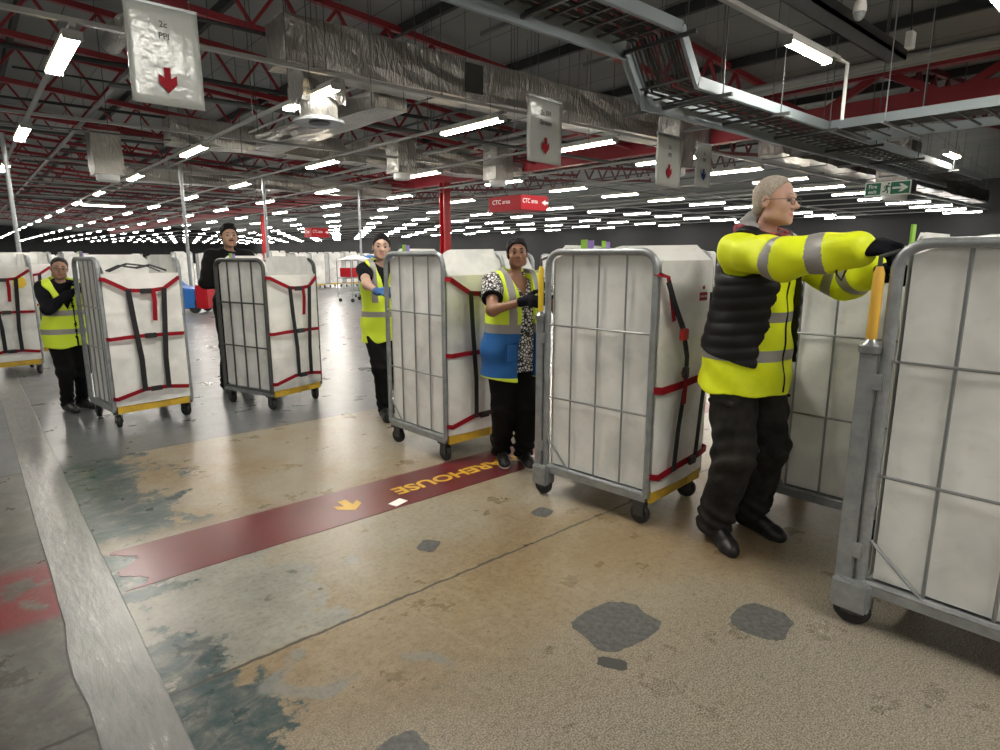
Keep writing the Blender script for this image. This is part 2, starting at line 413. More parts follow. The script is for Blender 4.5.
# grey filled patches in the floor
def blob(cx, cy, rx, ry, rot, name, m, lab, n=34, sq=.55):
    poly = []
    for i in range(n):
        a = 2*PI*i/n; c, s_ = math.cos(a), math.sin(a); e = abs(c)**sq, abs(s_)**sq
        k = random.uniform(.93,1.05); poly.append((rx*k*math.copysign(e[0],c), ry*k*math.copysign(e[1],s_)))
    o = MB().prism(poly, .0004, .0016).build(name, m); o.location = (cx,cy,0); o.rotation_euler = (0,0,rot)
    return tag(o, lab, 'floor patch')
M['patch'] = mat('grey filler', (.065,.065,.062), .6, noise=(40,(.125,.125,.12),.4,.7))
M['patch_d'] = mat('dark mark', (.045,.045,.043), .5)
blob(1.80,1.36,.165,.135,R(-8),'floor_patch',M['patch'],'larger grey rough filler patch in the tan floor, left one of the two')
blob(2.263,.99,.115,.105,R(10),'floor_patch',M['patch'],'square grey filler patch in the floor nearest the man with glasses')
blob(.80,1.375,.085,.065,R(5),'floor_patch',M['patch'],'grey filler patch at the bottom edge of the photo')
blob(1.62,2.42,.06,.05,R(30),'floor_patch',M['patch'],'small grey chipped patch between the red stripe and the long crack')
blob(2.35,2.33,.06,.055,R(15),'floor_patch',M['patch'],'small grey chipped patch left of the nearest caged trolley')
blob(1.60,1.22,.055,.03,R(-60),'floor_patch',M['patch_d'],'dark leaf-shaped mark just below the larger grey patch')

# ------------------------------------------------------------------ lighting rows
LZ = 3.9
def lamp_meshes():
    sx = 1.35
    h = MB().box(-.075,.075,-.9,.9,.03,.085).box(-.05,.05,-.88,.88,.085,.10).mesh('lamp_housing', M['trunk'])
    d = MB()
    d.prism([(-.068,.03),(-.06,.0),(-.03,-.022),(.03,-.022),(.06,0),(.068,.03)], -.89, .89, 0, lambda x,y,z: (x,z,y))
    d.box(-.0742,-.0702,-.89,.89,.005,.028,1)
    d = d.mesh('diffuser', [M['lens'], M['lens_y']])
    e = MB().box(-.076,.076,-.0075,.0075,-.02,.085).mesh('end_cap', M['trunk'])
    far = MB().box(-.075,.075,-.9,.9,.03,.09,0).prism([(-.068,.03),(-.06,0),(-.03,-.022),(.03,-.022),(.06,0),(.068,.03)], -.89,.89, 1, lambda x,y,z: (x,z,y)).mesh('strip_light', [M['trunk'], M['lens']])
    for me in (h, d, e, far):
        for v in me.vertices: v.co.x *= sx
    return h, d, e, far
LH, LD, LE, LF = lamp_meshes()
def lamp(x, y, label, z=LZ, rz=0, group=None):
    t = thing('ceiling_strip_light', label, 'strip light', (x,y,z), rz, group)
    ob('lamp_housing', LH, t); ob('diffuser', LD, t); ob('end_cap', LE, t, (0,-.908,0)); ob('end_cap', LE, t, (0,.908,0)); return t
GR = 'strip lights receding in rows under the roof'
FARL = 'small far-off white strip light, one of the many rows receding under the roof'
rows_x = [1.29+3.27*i for i in range(19)]
rows_y = [9.85+6.55*j for j in range(19)]
near_names = {
 (0,0): 'large bright strip light at the upper left, nearest of the leftmost row',
 (0,1): 'second bright strip light of the leftmost row, below the largest one',
 (0,2): 'third strip light of the leftmost row, close to the left edge',
 (1,0): 'strip light in front of the round duct outlet, right of the big hanging white sheet',
 (1,1): 'second strip light of the row that starts at the round duct outlet',
 (1,2): 'third strip light of the row that starts at the round duct outlet',
 (2,0): 'strip light just left of the hanging sheet with red arrow in the middle',
 (2,1): 'strip light above the far black-clad man, second of its row',
 (3,0): 'strip light just right of the middle hanging sheet with red arrow',
 (3,1): 'strip light above the woman in black behind the third cage, second of its row',
 (4,0): 'strip light partly behind the two smaller hanging sheets on the right',
}
n_far = 0
YAWS, YAWC = math.sin(YAW), math.cos(YAW)
def in_view(x, y, z):
    f = x*YAWS+y*YAWC; u = x*YAWC-y*YAWS
    return f > 1 and abs(u/f) < .88
stuffL = MB(); cand = []
for i, x in enumerate(rows_x):
    for j, y in enumerate(rows_y):
        if x > XW1-2 or y > YW1-3 or math.hypot(x-12.6,y-14.6) < 0: continue
        cand.append((math.hypot(x,y), i, j, x, y))
cand.sort()
for d, i, j, x, y in cand:
    xx, yy = x+random.uniform(-.03,.03), y+random.uniform(-.1,.1)
    if (i,j) in near_names: lamp(x, y, near_names[(i,j)], group=GR)
    elif in_view(x,y,LZ):
        n_far += 1
        if n_far <= 285:
            if d < 30: lamp(xx, yy, 'long white strip light among the nearer rows under the roof', group=GR)
            else: tag(ob('ceiling_strip_light', LF, None, (xx,yy,LZ)), FARL, 'strip light', GR)
        else:
            b0 = len(stuffL.v)
            stuffL.box(xx-.075,xx+.075,yy-.9,yy+.9,LZ+.03,LZ+.09,0).box(xx-.06,xx+.06,yy-.89,yy+.89,LZ-.02,LZ+.03,1)
if stuffL.v: tag(stuffL.build('distant_strip_light_rows', [M['trunk'], M['lens']]), 'mass of tiny strip lights at the far end of the hall', 'strip lights', None, 'stuff')
# rows across, in the near bay, then unseen lamps added for light around the viewer
lamp(8.2,3.65,'short strip light at the upper right running crosswise, beside the black tray', rz=PI/2).scale = (.62,.62,1)
lamp(16.6,4.10,'short strip light at the far right, low beyond the cable ladder', z=3.6, rz=PI/2).scale = (.8,.5,1)
lamp(5.6,36.,'long strip light running crosswise above the far rows at the left', z=3.85, rz=PI/2)
lamp(8.15,1.72,'strip light cut off by the top right corner of the photo', rz=PI/2)
for x in (-5,1.7):
    lamp(x, 3.6, 'unseen strip light added to light the near floor', rz=PI/2, group='unseen strip lights added for light')
for x in (-5,1.7,8.2,14.7):  # lamps behind the viewer, put in to light the cage fronts
    lamp(x,-1.6,'unseen strip light added to light the near floor', rz=PI/2, group='unseen strip lights added for light')
    lamp(x,-6.,'unseen strip light added to light the near floor', rz=PI/2, group='unseen strip lights added for light')
for y in (9.85,16.4): lamp(-3.6, y, 'unseen strip light added to light the near floor', group='unseen strip lights added for light')
# trunking over each row and cross channels carrying it
for i, x in enumerate(rows_x):
    if x > XW1-1: continue
    lab = ['grey lighting trunking along the leftmost row of lamps','grey lighting trunking along the row above the duct outlet'][i] if i < 2 else 'long grey lighting trunking carrying a row of strip lights'
    tag(MB().box(x-.03,x+.03,8.85,YW1-4,LZ+.101,LZ+.15).build('ceiling_trunking', M['trunk']), lab, 'trunking', 'lighting trunking')
for j, y in enumerate([8.93,15.0,21.6,28.2,34.8,47.9,61.0]):
    lab = 'nearest white steel channel crossing under the roof, passing the large hanging sheet' if j == 0 else 'white steel channel crossing the hall over the strip lights'
    tag(MB().box(-4,XW1-1,y-.035,y+.035,LZ+.155,LZ+.21).build('ceiling_channel', M['trunk']), lab, 'steel channel', 'cross channels')

# ------------------------------------------------------------------ roof trusses, girder, purlins
def truss(y, lab, x0=0., x1=16., nb=14, m='red_truss'):
    t = thing('ceiling_truss', lab, 'roof truss', (x0,y,0), 0, 'red lattice roof trusses')
    sgn = 1
    zt = lambda x: roof_z(x)-.16
    zb = lambda x: roof_z(x)-1.05+.0*(x)
    MB().bar((0,0,zt(x0)),(x1-x0,0,zt(x1)),.12,.12).build('top_chord', M[m], t)
    MB().bar((0,0,zb(x0)),(x1-x0,0,zb(x1)),.12,.12).build('bottom_chord', M[m], t)
    L = (x1-x0)/nb
    for k in range(nb):
        a = x0+L*k; b_ = a+L/2; c = a+L
        MB().bar((a-x0,0,zb(a)+.05),(b_-x0,0,zt(b_)-.05),.06,.06).build('brace', M[m], t)
        MB().bar((b_-x0,0,zt(b_)-.05),(c-x0,0,zb(c)+.05),.06,.06).build('brace', M[m], t)
    return t
TY = [8.0,12.2,16.4,20.6,24.8,29.0,33.2,37.4,41.6,47.,53.,60.,68.,78.,90.]
labs = ['nearest red lattice roof truss over the duct','second red lattice roof truss, behind the large hanging sheet','third red lattice roof truss at the upper left']
for j, y in enumerate(TY): truss(y, labs[j] if j < 3 else 'distant red lattice roof truss crossing under the roof')
for y in (5.0, 12.2, 17.5, 23., 29., 36., 44., 54.): truss(y, 'red lattice roof truss beyond the valley girder', 16.4, 32., 14, 'red_dark')
for j, x in enumerate([-1.5,1.6,4.7,7.8,10.9,14.0,19.,22.,25.,28.]):
    tag(MB().bar((x,-6,roof_z(x)-.125),(x,90,roof_z(x)-.125),.10,.20).build('ceiling_purlin', M['purlin']), 'dark steel purlin running lengthwise under the grey roof', 'roof beam', 'dark purlins')
def girder(x, lab):
    g = thing('ceiling_girder', lab, 'roof girder', (x,0,0), 0, 'red valley girders')
    MB().bar((0,-4,4.68),(0,100,4.68),.24,.46).build('bottom_chord', M['red_truss'], g)
    MB().bar((0,-4,5.52),(0,100,5.52),.24,.34).build('top_chord', M['red_truss'], g)
    y = -4; k = 0
    while y < 62:
        MB().bar((0,y,4.72),(0,y+1.35,5.46),.12,.16).build('brace', M['red_truss'], g)
        MB().bar((0,y+1.35,5.46),(0,y+2.7,4.72),.12,.16).build('brace', M['red_truss'], g); y += 2.7
    return g
girder(16., 'deep red lattice valley girder crossing the upper right')
for k, (x, y, lab) in enumerate([(15.7,21.6,'bright red steel column standing behind the third cage'),(16.2,43.6,'thin distant red column behind the black-clad man')]):
    t = thing('steel_column', lab, 'column', (x,y,0), 0, 'red columns')
    w = .17
    MB().box(-w,w,-w,-w+.03,0,4.47).box(-w,w,w-.03,w,0,4.47).box(-.02,.02,-w,w,0,4.47).build('shaft', M['red_col'], t)
    MB().box(-w-.06,w+.06,-w-.06,w+.06,0,.03).build('base_plate', M['red_dark'], t)
# service pipes along the girder
t = tag(MB().tube([(13.4,-4,4.95),(13.4,60,4.95)],.09,10).tube([(13.66,-4,4.93),(13.66,60,4.93)],.06,8).tube([(13.12,-4,4.90),(13.12,60,4.90)],.05,8).build('ceiling_service_pipes', M['trunk'], None, True),
        'bundle of pale grey pipes running along the red valley girder', 'pipes')
# slim steel drop poles
for px, (x, y, lab) in enumerate([(1.07,18.5,'slim silver drop pole at the far left edge'),(5.38,21.,'slim silver drop pole left of the black-clad man'),(8.25,22.,'slim silver drop pole right of the black-clad man'),(13.2,24.4,'slim silver drop pole left of the woman with a headband')]):
    t = thing('drop_pole', lab, 'pole', (x,y,0), 0, 'silver drop poles')
    MB().tube([(0,0,0.02),(0,0,4.2)],.05,10).build('tube', M['steel'], t, True); MB().box(-.1,.1,-.1,.1,0,.02).build('foot_plate', M['steel'], t)

# ------------------------------------------------------------------ ducts
def wob_box(mb, x0, x1, y0, y1, z0, z1, seg=14, amp=.025):
    # box duct along x with puffy wrapped faces
    n = max(2, int((x1-x0)/.6)); vs = []; fs = []
    per = []
    for (a, b_) in (((y0,z0),(y1,z0)),((y1,z0),(y1,z1)),((y1,z1),(y0,z1)),((y0,z1),(y0,z0))):
        for k in range(4): u = k/4; per.append((a[0]+(b_[0]-a[0])*u, a[1]+(b_[1]-a[1])*u))
    P = len(per)
    for i in range(n+1):
        for (y, z) in per: vs.append((x0+(x1-x0)*i/n+random.uniform(-.01,.01), y+random.uniform(-amp,amp), z+random.uniform(-amp,amp)))
    for i in range(n):
        for k in range(P): fs.append((i*P+k, i*P+(k+1) % P, (i+1)*P+(k+1) % P, (i+1)*P+k))
    fs += [tuple(range(P)), tuple(n*P+k for k in reversed(range(P)))]
    mb.add(vs, fs)
def duct_x(name, lab, x0, x1, y0, y1, z0, z1, extra=None):
    t = thing('ceiling_duct', lab, 'air duct', (x0,y0,z0), 0, 'foil wrapped air ducts')
    mb = MB(); wob_box(mb, 0, x1-x0, 0, y1-y0, 0, z1-z0); mb.build('duct_run', M['foil'], t)
    for k in range(int((x1-x0)/2.4)+1):
        xx = .4+k*2.4
        if xx < x1-x0:
            MB().tube([(xx,-.03,-.03),(xx,-.03,roof_z(x0+xx)-z0)],.008,5).tube([(xx,y1-y0+.03,-.03),(xx,y1-y0+.03,roof_z(x0+xx)-z0)],.008,5).box(xx-.02,xx+.02,-.05,y1-y0+.05,-.055,-.03).build('hanger', M['steel_dark'], t)
    return t
d1 = duct_x('a', 'large foil wrapped duct crossing at the top centre with a drop outlet at its left', 4.05, 15.8, 9.5, 10.25, 4.32, 5.0)
mb = MB(); wob_box(mb, 0, .7, 0.1, .68, -.05, .25); o = mb.build('drop_box', M['foil'], d1); o.location = (.28,0.0,-.36); o.scale = (1,1,1.6)
MB().lathe([(.27,-.24),(.30,-.20),(.30,.10),(.25,.12)], (.65,.40,-.46), 'z', 24).build('outlet_collar', M['foil'], d1, True)
MB().lathe([(.12,-.03),(.30,-.03),(.40,-.05),(.40,-.01),(.3,.02),(.12,.02)], (.65,.40,-.70), 'z', 28).build('round_diffuser', M['steel'], d1, True)
MB().lathe([(.05,-.052),(.17,-.052),(.17,-.04),(.05,-.04)], (.65,.40,-.70), 'z', 24).build('diffuser_core', M['steel_dark'], d1, True)
MB().box(3.35,3.75,-.05,.0,.1,.6).build('access_panel', M['purlin'], d1)
d2 = duct_x('b', 'second foil duct further back at the left, behind the first', 4.2, 15.8, 16.9, 17.6, 4.15, 4.75)
d3 = duct_x('c', 'third foil duct far back at the left', 4.2, 15.8, 26., 26.7, 4.15, 4.75)
d4 = duct_x('d', 'foil duct at the right beyond the red valley girder', 17., 40., 8., 8.7, 4.15, 4.75)
def duct_drop(x, y, z0, z1, w, lab):
    t = thing('ceiling_duct_drop', lab, 'air duct', (x,y,z0), 0, 'foil wrapped duct drops')
    mb = MB(); n = 5; vs = []; fs = []
    per = [(-w,-w),(0,-w),(w,-w),(w,0),(w,w),(0,w),(-w,w),(-w,0)]
    for i in range(n+1):
        for (a, b_) in per: vs.append((a+random.uniform(-.02,.02), b_+random.uniform(-.02,.02), (z1-z0)*i/n))
    for i in range(n):
        for k in range(8): fs.append((i*8+k, i*8+(k+1) % 8, i*8+8+(k+1) % 8, i*8+8+k))
    fs += [tuple(reversed(range(8))), tuple(n*8+k for k in range(8))]
    mb.add(vs, fs); mb.build('riser', M['foil'], t)
    MB().lathe([(w*.7,-.16),(w*.8,-.14),(w*.8,0.0)], (0,0,0), 'z', 20).build('outlet', M['white_steel'], t, True)
for x, y, z0, z1, w, lab in [(12.6,14.6,3.7,4.7,.32,'square foil duct drop left of the middle hanging sheet, over the red column'),(9.6,15.2,3.7,4.6,.30,'square foil duct drop further left of the red column'),(12.9,8.6,3.45,4.6,.30,'square foil duct drop right of the middle hanging sheet'),(3.3,20.,3.6,4.7,.35,'small foil duct drop over the leftmost light rows'),(20.5,6.3,3.2,4.6,.4,'foil duct drop above the man with glasses')]:
    duct_drop(x, y, z0, z1, w, lab)
# lengthwise duct
t = thing('ceiling_duct', 'foil wrapped duct running lengthwise under the large duct', 'air duct', (6.4,10.45,4.12), 0, 'foil wrapped air ducts')
mb = MB(); wob_box(mb, 0, 6., -.35, .35, 0, .33); o = mb.build('duct_run', M['foil'], t); o.rotation_euler = (0,0,PI/2)

# conduits, pipes and hanging wires crowding the roof space
rc = random.Random(3)
for k in range(26):
    y = 10.6+k*1.55+rc.uniform(-.4,.4); z = rc.choice((4.25,4.9,5.0,5.3)); r_ = rc.choice((.02,.03,.045)); x1 = 15.6 if z > 4.4 else rc.uniform(16,40)
    if z < 4.4: z = 4.20
    tag(MB().tube([(rc.uniform(-2,3),y,z),(x1,y,z)],r_,6).build('ceiling_conduit', M[rc.choice(('steel_dark','trunk','steel_dark','purlin'))], None, True), 'thin pipe crossing the roof space among the trusses', 'pipe', 'pipes crossing the roof space')
for k in range(12):
    x = 2.9+k*2.9+rc.uniform(-.3,.3); z = 4.60+rc.uniform(-.02,.05)
    tag(MB().tube([(x,10.6,z),(x,70,z)],rc.choice((.02,.03,.05)),6).build('ceiling_conduit', M[rc.choice(('steel_dark','trunk','purlin'))], None, True), 'thin pipe running lengthwise in the roof space', 'pipe', 'lengthwise pipes in the roof space')
for k in range(60):
    x = rc.uniform(2.5,14); y = rc.uniform(8.2,13) if k < 36 else rc.uniform(13,26)
    if 9.3 < y < 10.4: y = 9.38
    z0 = rc.choice((3.7,3.9,4.2))
    tag(MB().tube([(x,y,z0),(x,y,roof_z(x)-.02)],.006,4).build('ceiling_wire', M['black'], None), 'thin dark wire hanging from the roof', 'wire', 'wires hanging from the roof')
t = thing('ceiling_round_duct', 'short round metal duct end just left of the large hanging sheet', 'air duct', (2.22,10.75,4.72)); t.scale = (.6,1,.6)
MB().lathe([(.20,-.02),(.24,-.02),(.25,.3),(.25,1.1)], (0,0,0), 'y', 24).build('duct_end', M['foil'], t, True)
MB().lathe([(.02,-.01),(.20,-.01),(.20,.02),(.02,.02)], (0,0,0), 'y', 24).build('cap', M['grip'] if False else M['foil'], t, True)
# ------------------------------------------------------------------ cable ladder
cl = thing('ceiling_cable_ladder', 'pale blue-grey cable ladder with dark cables, stepping down at the top right', 'cable ladder', (0,0,0))
def rail(mb, pts, sgn):
    for a, b_ in zip(pts[:-1], pts[1:]):
        dz, hh = (-.05,.25) if sgn < 0 else (0,.12)
        mb.bar((a[0],a[1],a[2]+dz), (b_[0],b_[1],b_[2]+dz), .02, hh)
        a2 = (a[0],a[1]+sgn*.02,a[2]+.06); b2 = (b_[0],b_[1]+sgn*.02,b_[2]+.06); mb.bar(a2, b2, .05, .012)
        a3 = (a[0],a[1]+sgn*.02,a[2]+dz-hh/2); b3 = (b_[0],b_[1]+sgn*.02,b_[2]+dz-hh/2); mb.bar(a3, b3, .05, .012)
prof = [(2.5,3.92),(6.3,3.92),(6.68,3.42),(20.,3.42)]
for y, s_ in ((4.97,-1),(4.2,1)):
    mb = MB(); rail(mb, [(x,y,z) for x, z in prof], s_); mb.build('side_rail', M['ladder'], cl)
def zprof(x):
    for (a, za), (b_, zb) in zip(prof[:-1], prof[1:]):
        if a <= x <= b_: return za+(zb-za)*(x-a)/(b_-a)
x = 2.7
while x < 19.9:
    if not 11.4 < x < 11.5: MB().bar((x,4.2,zprof(x)-.03),(x,4.97,zprof(x)-.03),.03,.02).build('rung', M['steel_dark'], cl)
    x += .28
for k in range(14):
    y = 4.26+k*.047; z = .0+.012*(k % 3)
    MB().tube([(xx, y+.02*math.sin(xx*2+k), zprof(xx)+z) for xx in [2.5+.5*i for i in range(8)]+[6.3,6.5,6.68]+[7+.6*i for i in range(22)]],.014,5).build('cable', M['cable'], cl)
for x in (2.9,4.6,6.28,7.1,8.6,10.2,12.2,14.5,17.):
    MB().tube([(x,4.12,zprof(x)-.1),(x,4.12,roof_z(x))],.008,5).tube([(x,5.04,zprof(x)-.1),(x,5.04,roof_z(x))],.008,5).bar((x,4.0,zprof(x)-.095),(x,5.6,zprof(x)-.095),.04,.04).build('hanger', M['steel_dark'], cl)
br = thing('ceiling_cable_ladder', 'cable ladder branch running to the right edge above the fire exit sign', 'cable ladder', (0,0,0))
for x, s_ in ((10.35,1),(11.85,-1)):
    mb = MB(); mb.bar((x,-3,3.42),(x,4.16,3.42),.02,.13).bar((x+s_*.02,-3,3.48),(x+s_*.02,4.16,3.48),.05,.012); mb.build('side_rail', M['ladder'], br)
y = -2.8
while y < 4.1:
    MB().bar((10.35,y,3.39),(11.85,y,3.39),.03,.02).build('rung', M['steel_dark'], br); y += .3
for k in range(6): MB().tube([(10.5+k*.12+.03*math.sin(yy+k),yy,3.42) for yy in [-3+.6*i for i in range(13)]],.014,5).build('cable', M['cable'], br)
for y in (-1.,1.6,3.4): MB().tube([(10.3,y,3.33),(10.3,y,roof_z(10.3))],.008,5).tube([(11.9,y,3.33),(11.9,y,roof_z(11.9))],.008,5).bar((10.2,y,3.335),(12.0,y,3.335),.04,.03).build('hanger', M['steel'], br)
# lighting frame pole, black tray, dome camera, sensor box
lf = thing('ceiling_lamp_bracket', 'white pole and rail that carry the crosswise strip light at the upper right', 'lamp bracket', (0,0,0))
MB().tube([(9.1,3.66,LZ+.12),(9.45,3.66,LZ+.12),(9.45,3.66,3.30)],.025,8).build('pole', M['white_steel'], lf, True)
MB().box(3.0,9.15,3.63,3.69,LZ+.101,LZ+.15).build('rail', M['trunk'], lf)
bt = thing('ceiling_cable_tray', 'black rectangular tray hanging below the roof at the upper right', 'cable tray', (0,0,0))
MB().box(5.5,12.1,3.78,4.05,4.6,4.66).box(5.5,12.1,3.78,3.80,4.6,4.78).box(5.5,12.1,4.03,4.05,4.6,4.78).build('tray', M['black'], bt)
for x in (6.5,9.,11.5): MB().tube([(x,3.91,4.66),(x,3.91,roof_z(x))],.01,5).build('hanger', M['steel_dark'], bt)
dc = thing('ceiling_dome_camera', 'white dome camera hanging from the roof at the upper right', 'camera', (9.2,3.48,4.55)); dc.scale = (.72,.72,1)
MB().lathe([(.02,.35),(.02,.17),(.09,.13),(.11,.06),(.11,.0)], (0,0,0), 'z', 20).build('housing', M['white'], dc, True)
MB().lathe([(.10,.0),(.09,-.05),(.06,-.085),(.02,-.1)], (0,0,0), 'z', 20).build('dome', M['steel'], dc, True)
MB().tube([(0,0,.35),(0,0,roof_z(9.2)-4.60)],.012,6).build('stem', M['steel_dark'], dc)
sb = thing('ceiling_sensor_box', 'small white sensor box on a black arm beside the black tray', 'sensor', (11.6,3.6,4.75))
MB().box(-.09,.09,-.05,.05,-.12,.12).build('casing', M['white'], sb, False, .008); MB().tube([(0,.0,.12),(0,.03,.5),(0,.1,roof_z(11.6)-4.75)],.012,6).build('arm', M['black'], sb)

# ------------------------------------------------------------------ signs
ARROW = [(-.033,.13),(.033,.13),(.033,.02),(.09,.06),(.09,-.03),(0,-.13),(-.09,-.03),(-.09,.06),(-.033,.02)]
def fx(x, y, z): return (x, z, y)
def hang_sign(x, y, z0, w, h, rz, lab, lines, arrow_m, asz, az, ty, tsz):
    t = thing('hanging_sign', lab, 'hanging sign', (x,y,z0), rz, 'white arrow sheets hanging from the roof')
    n = 10; vs = []; fs = []
    for i in range(n+1):
        for j in range(n+1):
            u = i/n; v = j/n
            vs.append(((u-.5)*w, .010*math.sin(3*u+4*v)*(1-.3*v)-.005, v*h))
    for i in range(n):
        for j in range(n): a = i*(n+1)+j; fs.append((a,a+n+1,a+n+2,a+1))
    o = MB().add(vs, fs).build('sheet', M['sign'], t, True)
    sm = o.modifiers.new('thick', 'SOLIDIFY'); sm.thickness = .003; sm.offset = 1
    MB().prism([(px*asz, az+py*asz) for px, py in ARROW], -.0225, -.0205, 0, fx).build('arrow', arrow_m, t)
    for k, s_ in enumerate(lines):
        tm_ = text_mesh(s_, tsz, M['ink'], .0006, .001)
        ob('lettering', tm_, t, (0,-.0215,ty-k*tsz*1.35), (PI/2,0,0))
    for sx_ in (-.4,.4): MB().tube([(sx_*w,0,h-.01),(sx_*w,0,roof_z(x)-z0)],.004,5).build('cord', M['steel_dark'], t)
    MB().box(-w/2,w/2,-.014,.014,h-.01,h+.012).build('top_rail', M['steel'], t)
    return t
hang_sign(1.63,6.49,2.80,.60,.84,0,'large hanging white sheet with a red arrow at the upper left, marked 2c PPI',['2c','PPI'],M['arrow_red'],.84,.215,.68,.072)
hang_sign(5.96,5.97,2.65,.69,.79,R(5),'hanging white sheet with a red arrow at the middle of the ceiling',['2c PPI','Stream'],M['arrow_red'],.80,.21,.61,.085)
hang_sign(8.30,5.65,2.5,.71,.73,R(4),'hanging white sheet with a red arrow left of the blue-arrow one',['2c','PPI'],M['arrow_red'],.80,.21,.56,.085)
hang_sign(10.5,6.40,2.70,.51,.76,0,'hanging white sheet with a blue arrow, narrowest of the four',['2c','PPI'],M['arrow_blue'],.78,.21,.58,.085)

def red_box(cx, cy, z0, w, d, h, lab, txt='CTC area', arrow=True):
    t = thing('hanging_sign', lab, 'hanging sign', (cx,cy,z0), 0, 'red box signs')
    MB().box(-w/2,w/2,-d/2,d/2,0,h).build('box', M['sign_red'], t, False, .01)
    if txt:
      tm_ = text_mesh(txt, h*.42, M['sign_white'], .001)
      tw = max(v.co.x for v in tm_.vertices)*2
      o = ob('lettering', tm_, t, (-w*.17,-d/2-.004,h*.60), (PI/2,0,0)); o.scale = (w*.55/tw,1,1)
      o = ob('lettering', tm_, t, (-w/2-.004,d*.10,h*.60), (PI/2,0,-PI/2)); o.scale = (d*.55/tw,1,1)
    if arrow:
        MB().prism([(.06,.03),(.06,.07),(-.08,.0),(.06,-.07),(.06,-.03),(.17,-.03),(.17,.03)], -d/2-.004, -d/2-.001, 0, lambda x,y,z: (x+w*.34, z, y+h*.55)).build('arrow', M['sign_white'], t)
    for sx_ in (-.4,.4): MB().tube([(sx_*w,0,h),(sx_*w,0,roof_z(cx)-z0)],.006,5).build('cord', M['steel_dark'], t)
red_box(11.58,12.58,2.63,.98,1.30,.38,'red hanging box sign with white lettering, right of the red column')
red_box(12.5,27.2,2.28,.85,.8,.42,'smaller distant red hanging box sign behind the black-clad man')
red_box(25.5,3.0,2.6,.9,.9,.35,'red hanging box sign at the right edge beyond the cages', None, False)

ex = thing('exit_sign', 'green fire exit sign with running man and arrow, above the right cages', 'exit sign', (14.2,4.50,2.645), R(0))
EF = lambda x, y, z: (-z, -x, y)                      # face toward -X, reading along -Y
W_, H_ = .82, .27
MB().box(-.01,.01,-W_/2,W_/2,0,H_).build('panel', M['exit_white'], ex)
MB().box(-.0125,-.0095,.12,W_/2-.02,.02,H_-.02).build('green_field', M['exit_green'], ex)
MB().box(-.0125,-.0095,-W_/2+.02,-.06,.02,H_-.02).build('green_field', M['exit_green'], ex)
for s_, zz in (('Fire',.20),('exit',.09)):
    ob('lettering', text_mesh(s_, .10, M['exit_white'], .0008, .002), ex, (-.0135,.265,zz*.9), (PI/2,0,-PI/2))
MB().prism([(.10,.125),(.28,.125),(.25,.235),(.32,.235),(.42,.15),(.32,.065),(.25,.065),(.28,.15+.03-.005),(.10,.18)][:0] or [(.09,.115),(.25,.115),(.20,.06),(.26,.06),(.37,.135),(.26,.21),(.20,.21),(.25,.155),(.09,.155)], .0125, .0145, 0, EF).build('arrow', M['exit_white'], ex)
rm = MB()
RMF = lambda x, y, z: (-z, -x*.9-.03, y*.9+.005)
def limb(a, b_, w): 
    dx, dy = b_[0]-a[0], b_[1]-a[1]; l = math.hypot(dx, dy); nx, ny = -dy/l*w/2, dx/l*w/2
    rm.prism([(a[0]+nx,a[1]+ny),(b_[0]+nx,b_[1]+ny),(b_[0]-nx,b_[1]-ny),(a[0]-nx,a[1]-ny)], .0102, .0125, 0, RMF)
limb((-.03,.215),(-.055,.135),.045); limb((-.055,.14),(-.02,.09),.028); limb((-.02,.09),(-.03,.035),.026); limb((-.06,.14),(-.075,.085),.028); limb((-.075,.085),(-.125,.075),.024)
limb((-.03,.205),(.01,.17),.02); limb((.01,.17),(.045,.19),.018); limb((-.035,.205),(-.085,.19),.02); limb((-.085,.19),(-.10,.15),.018)
rm.prism([(-.012+.022*math.cos(a*PI/5),.245+.022*math.sin(a*PI/5)) for a in range(10)], .0102,.0125,0,RMF)
rm.build('running_figure', M['exit_green'], ex)
for yy in (-.4,.4): MB().tube([(0,yy,H_),(0,yy,3.35-2.645)],.005,5).build('cord', M['steel_dark'], ex)

# ------------------------------------------------------------------ roll cages
CW, CD, CH = .60, .70, 1.48
def panel_mesh(nv=3, rb=.0058, nh=(.62,1.05), brace=True, h=CH):
    mb = MB(); y0, y1, r = -CD/2, CD/2, .085
    pts = [(0,y0,.17)]+[(0,y,z) for y, z in arc(y0+r, h-r-.015, r, PI, PI/2, 6)]+[(0,y,z) for y, z in arc(y1-r, h-r-.015, r, PI/2, 0, 6)]+[(0,y1,.17)]
    mb.tube(pts, .019, 10, 0)
    mb.tube([(0,y0,.185),(0,y1,.185)], .014, 8, 0)
    for k in range(nv):
        y = y0+CD*(k+1)/(nv+1); mb.tube([(0.004,y,.19),(0.004,y,h-.015)], rb, 6, 1)
    for z in nh: mb.tube([(-.006,y0,z),(-.006,y1,z)], rb, 6, 1)
    if brace: mb.tube([(-.006,y1-.02,.36),(-.006,y1-.17,.20)], rb+.001, 6, 1)
    return mb.mesh('mesh_panel', [M['steel'], M['wire']], True)
def base_mesh():
    mb = MB(); x, y = CW/2, CD/2
    mb.box(-x,x,-y,-y+.035,.145,.185).box(-x,x,y-.035,y,.145,.185).box(-x-.012,-x+.03,-y,y,.145,.19).box(x-.03,x+.012,-y,y,.145,.19)
    mb.box(-x+.02,x-.02,-y+.02,y-.02,.165,.18)
    return mb.mesh('base_frame', M['steel'], False)
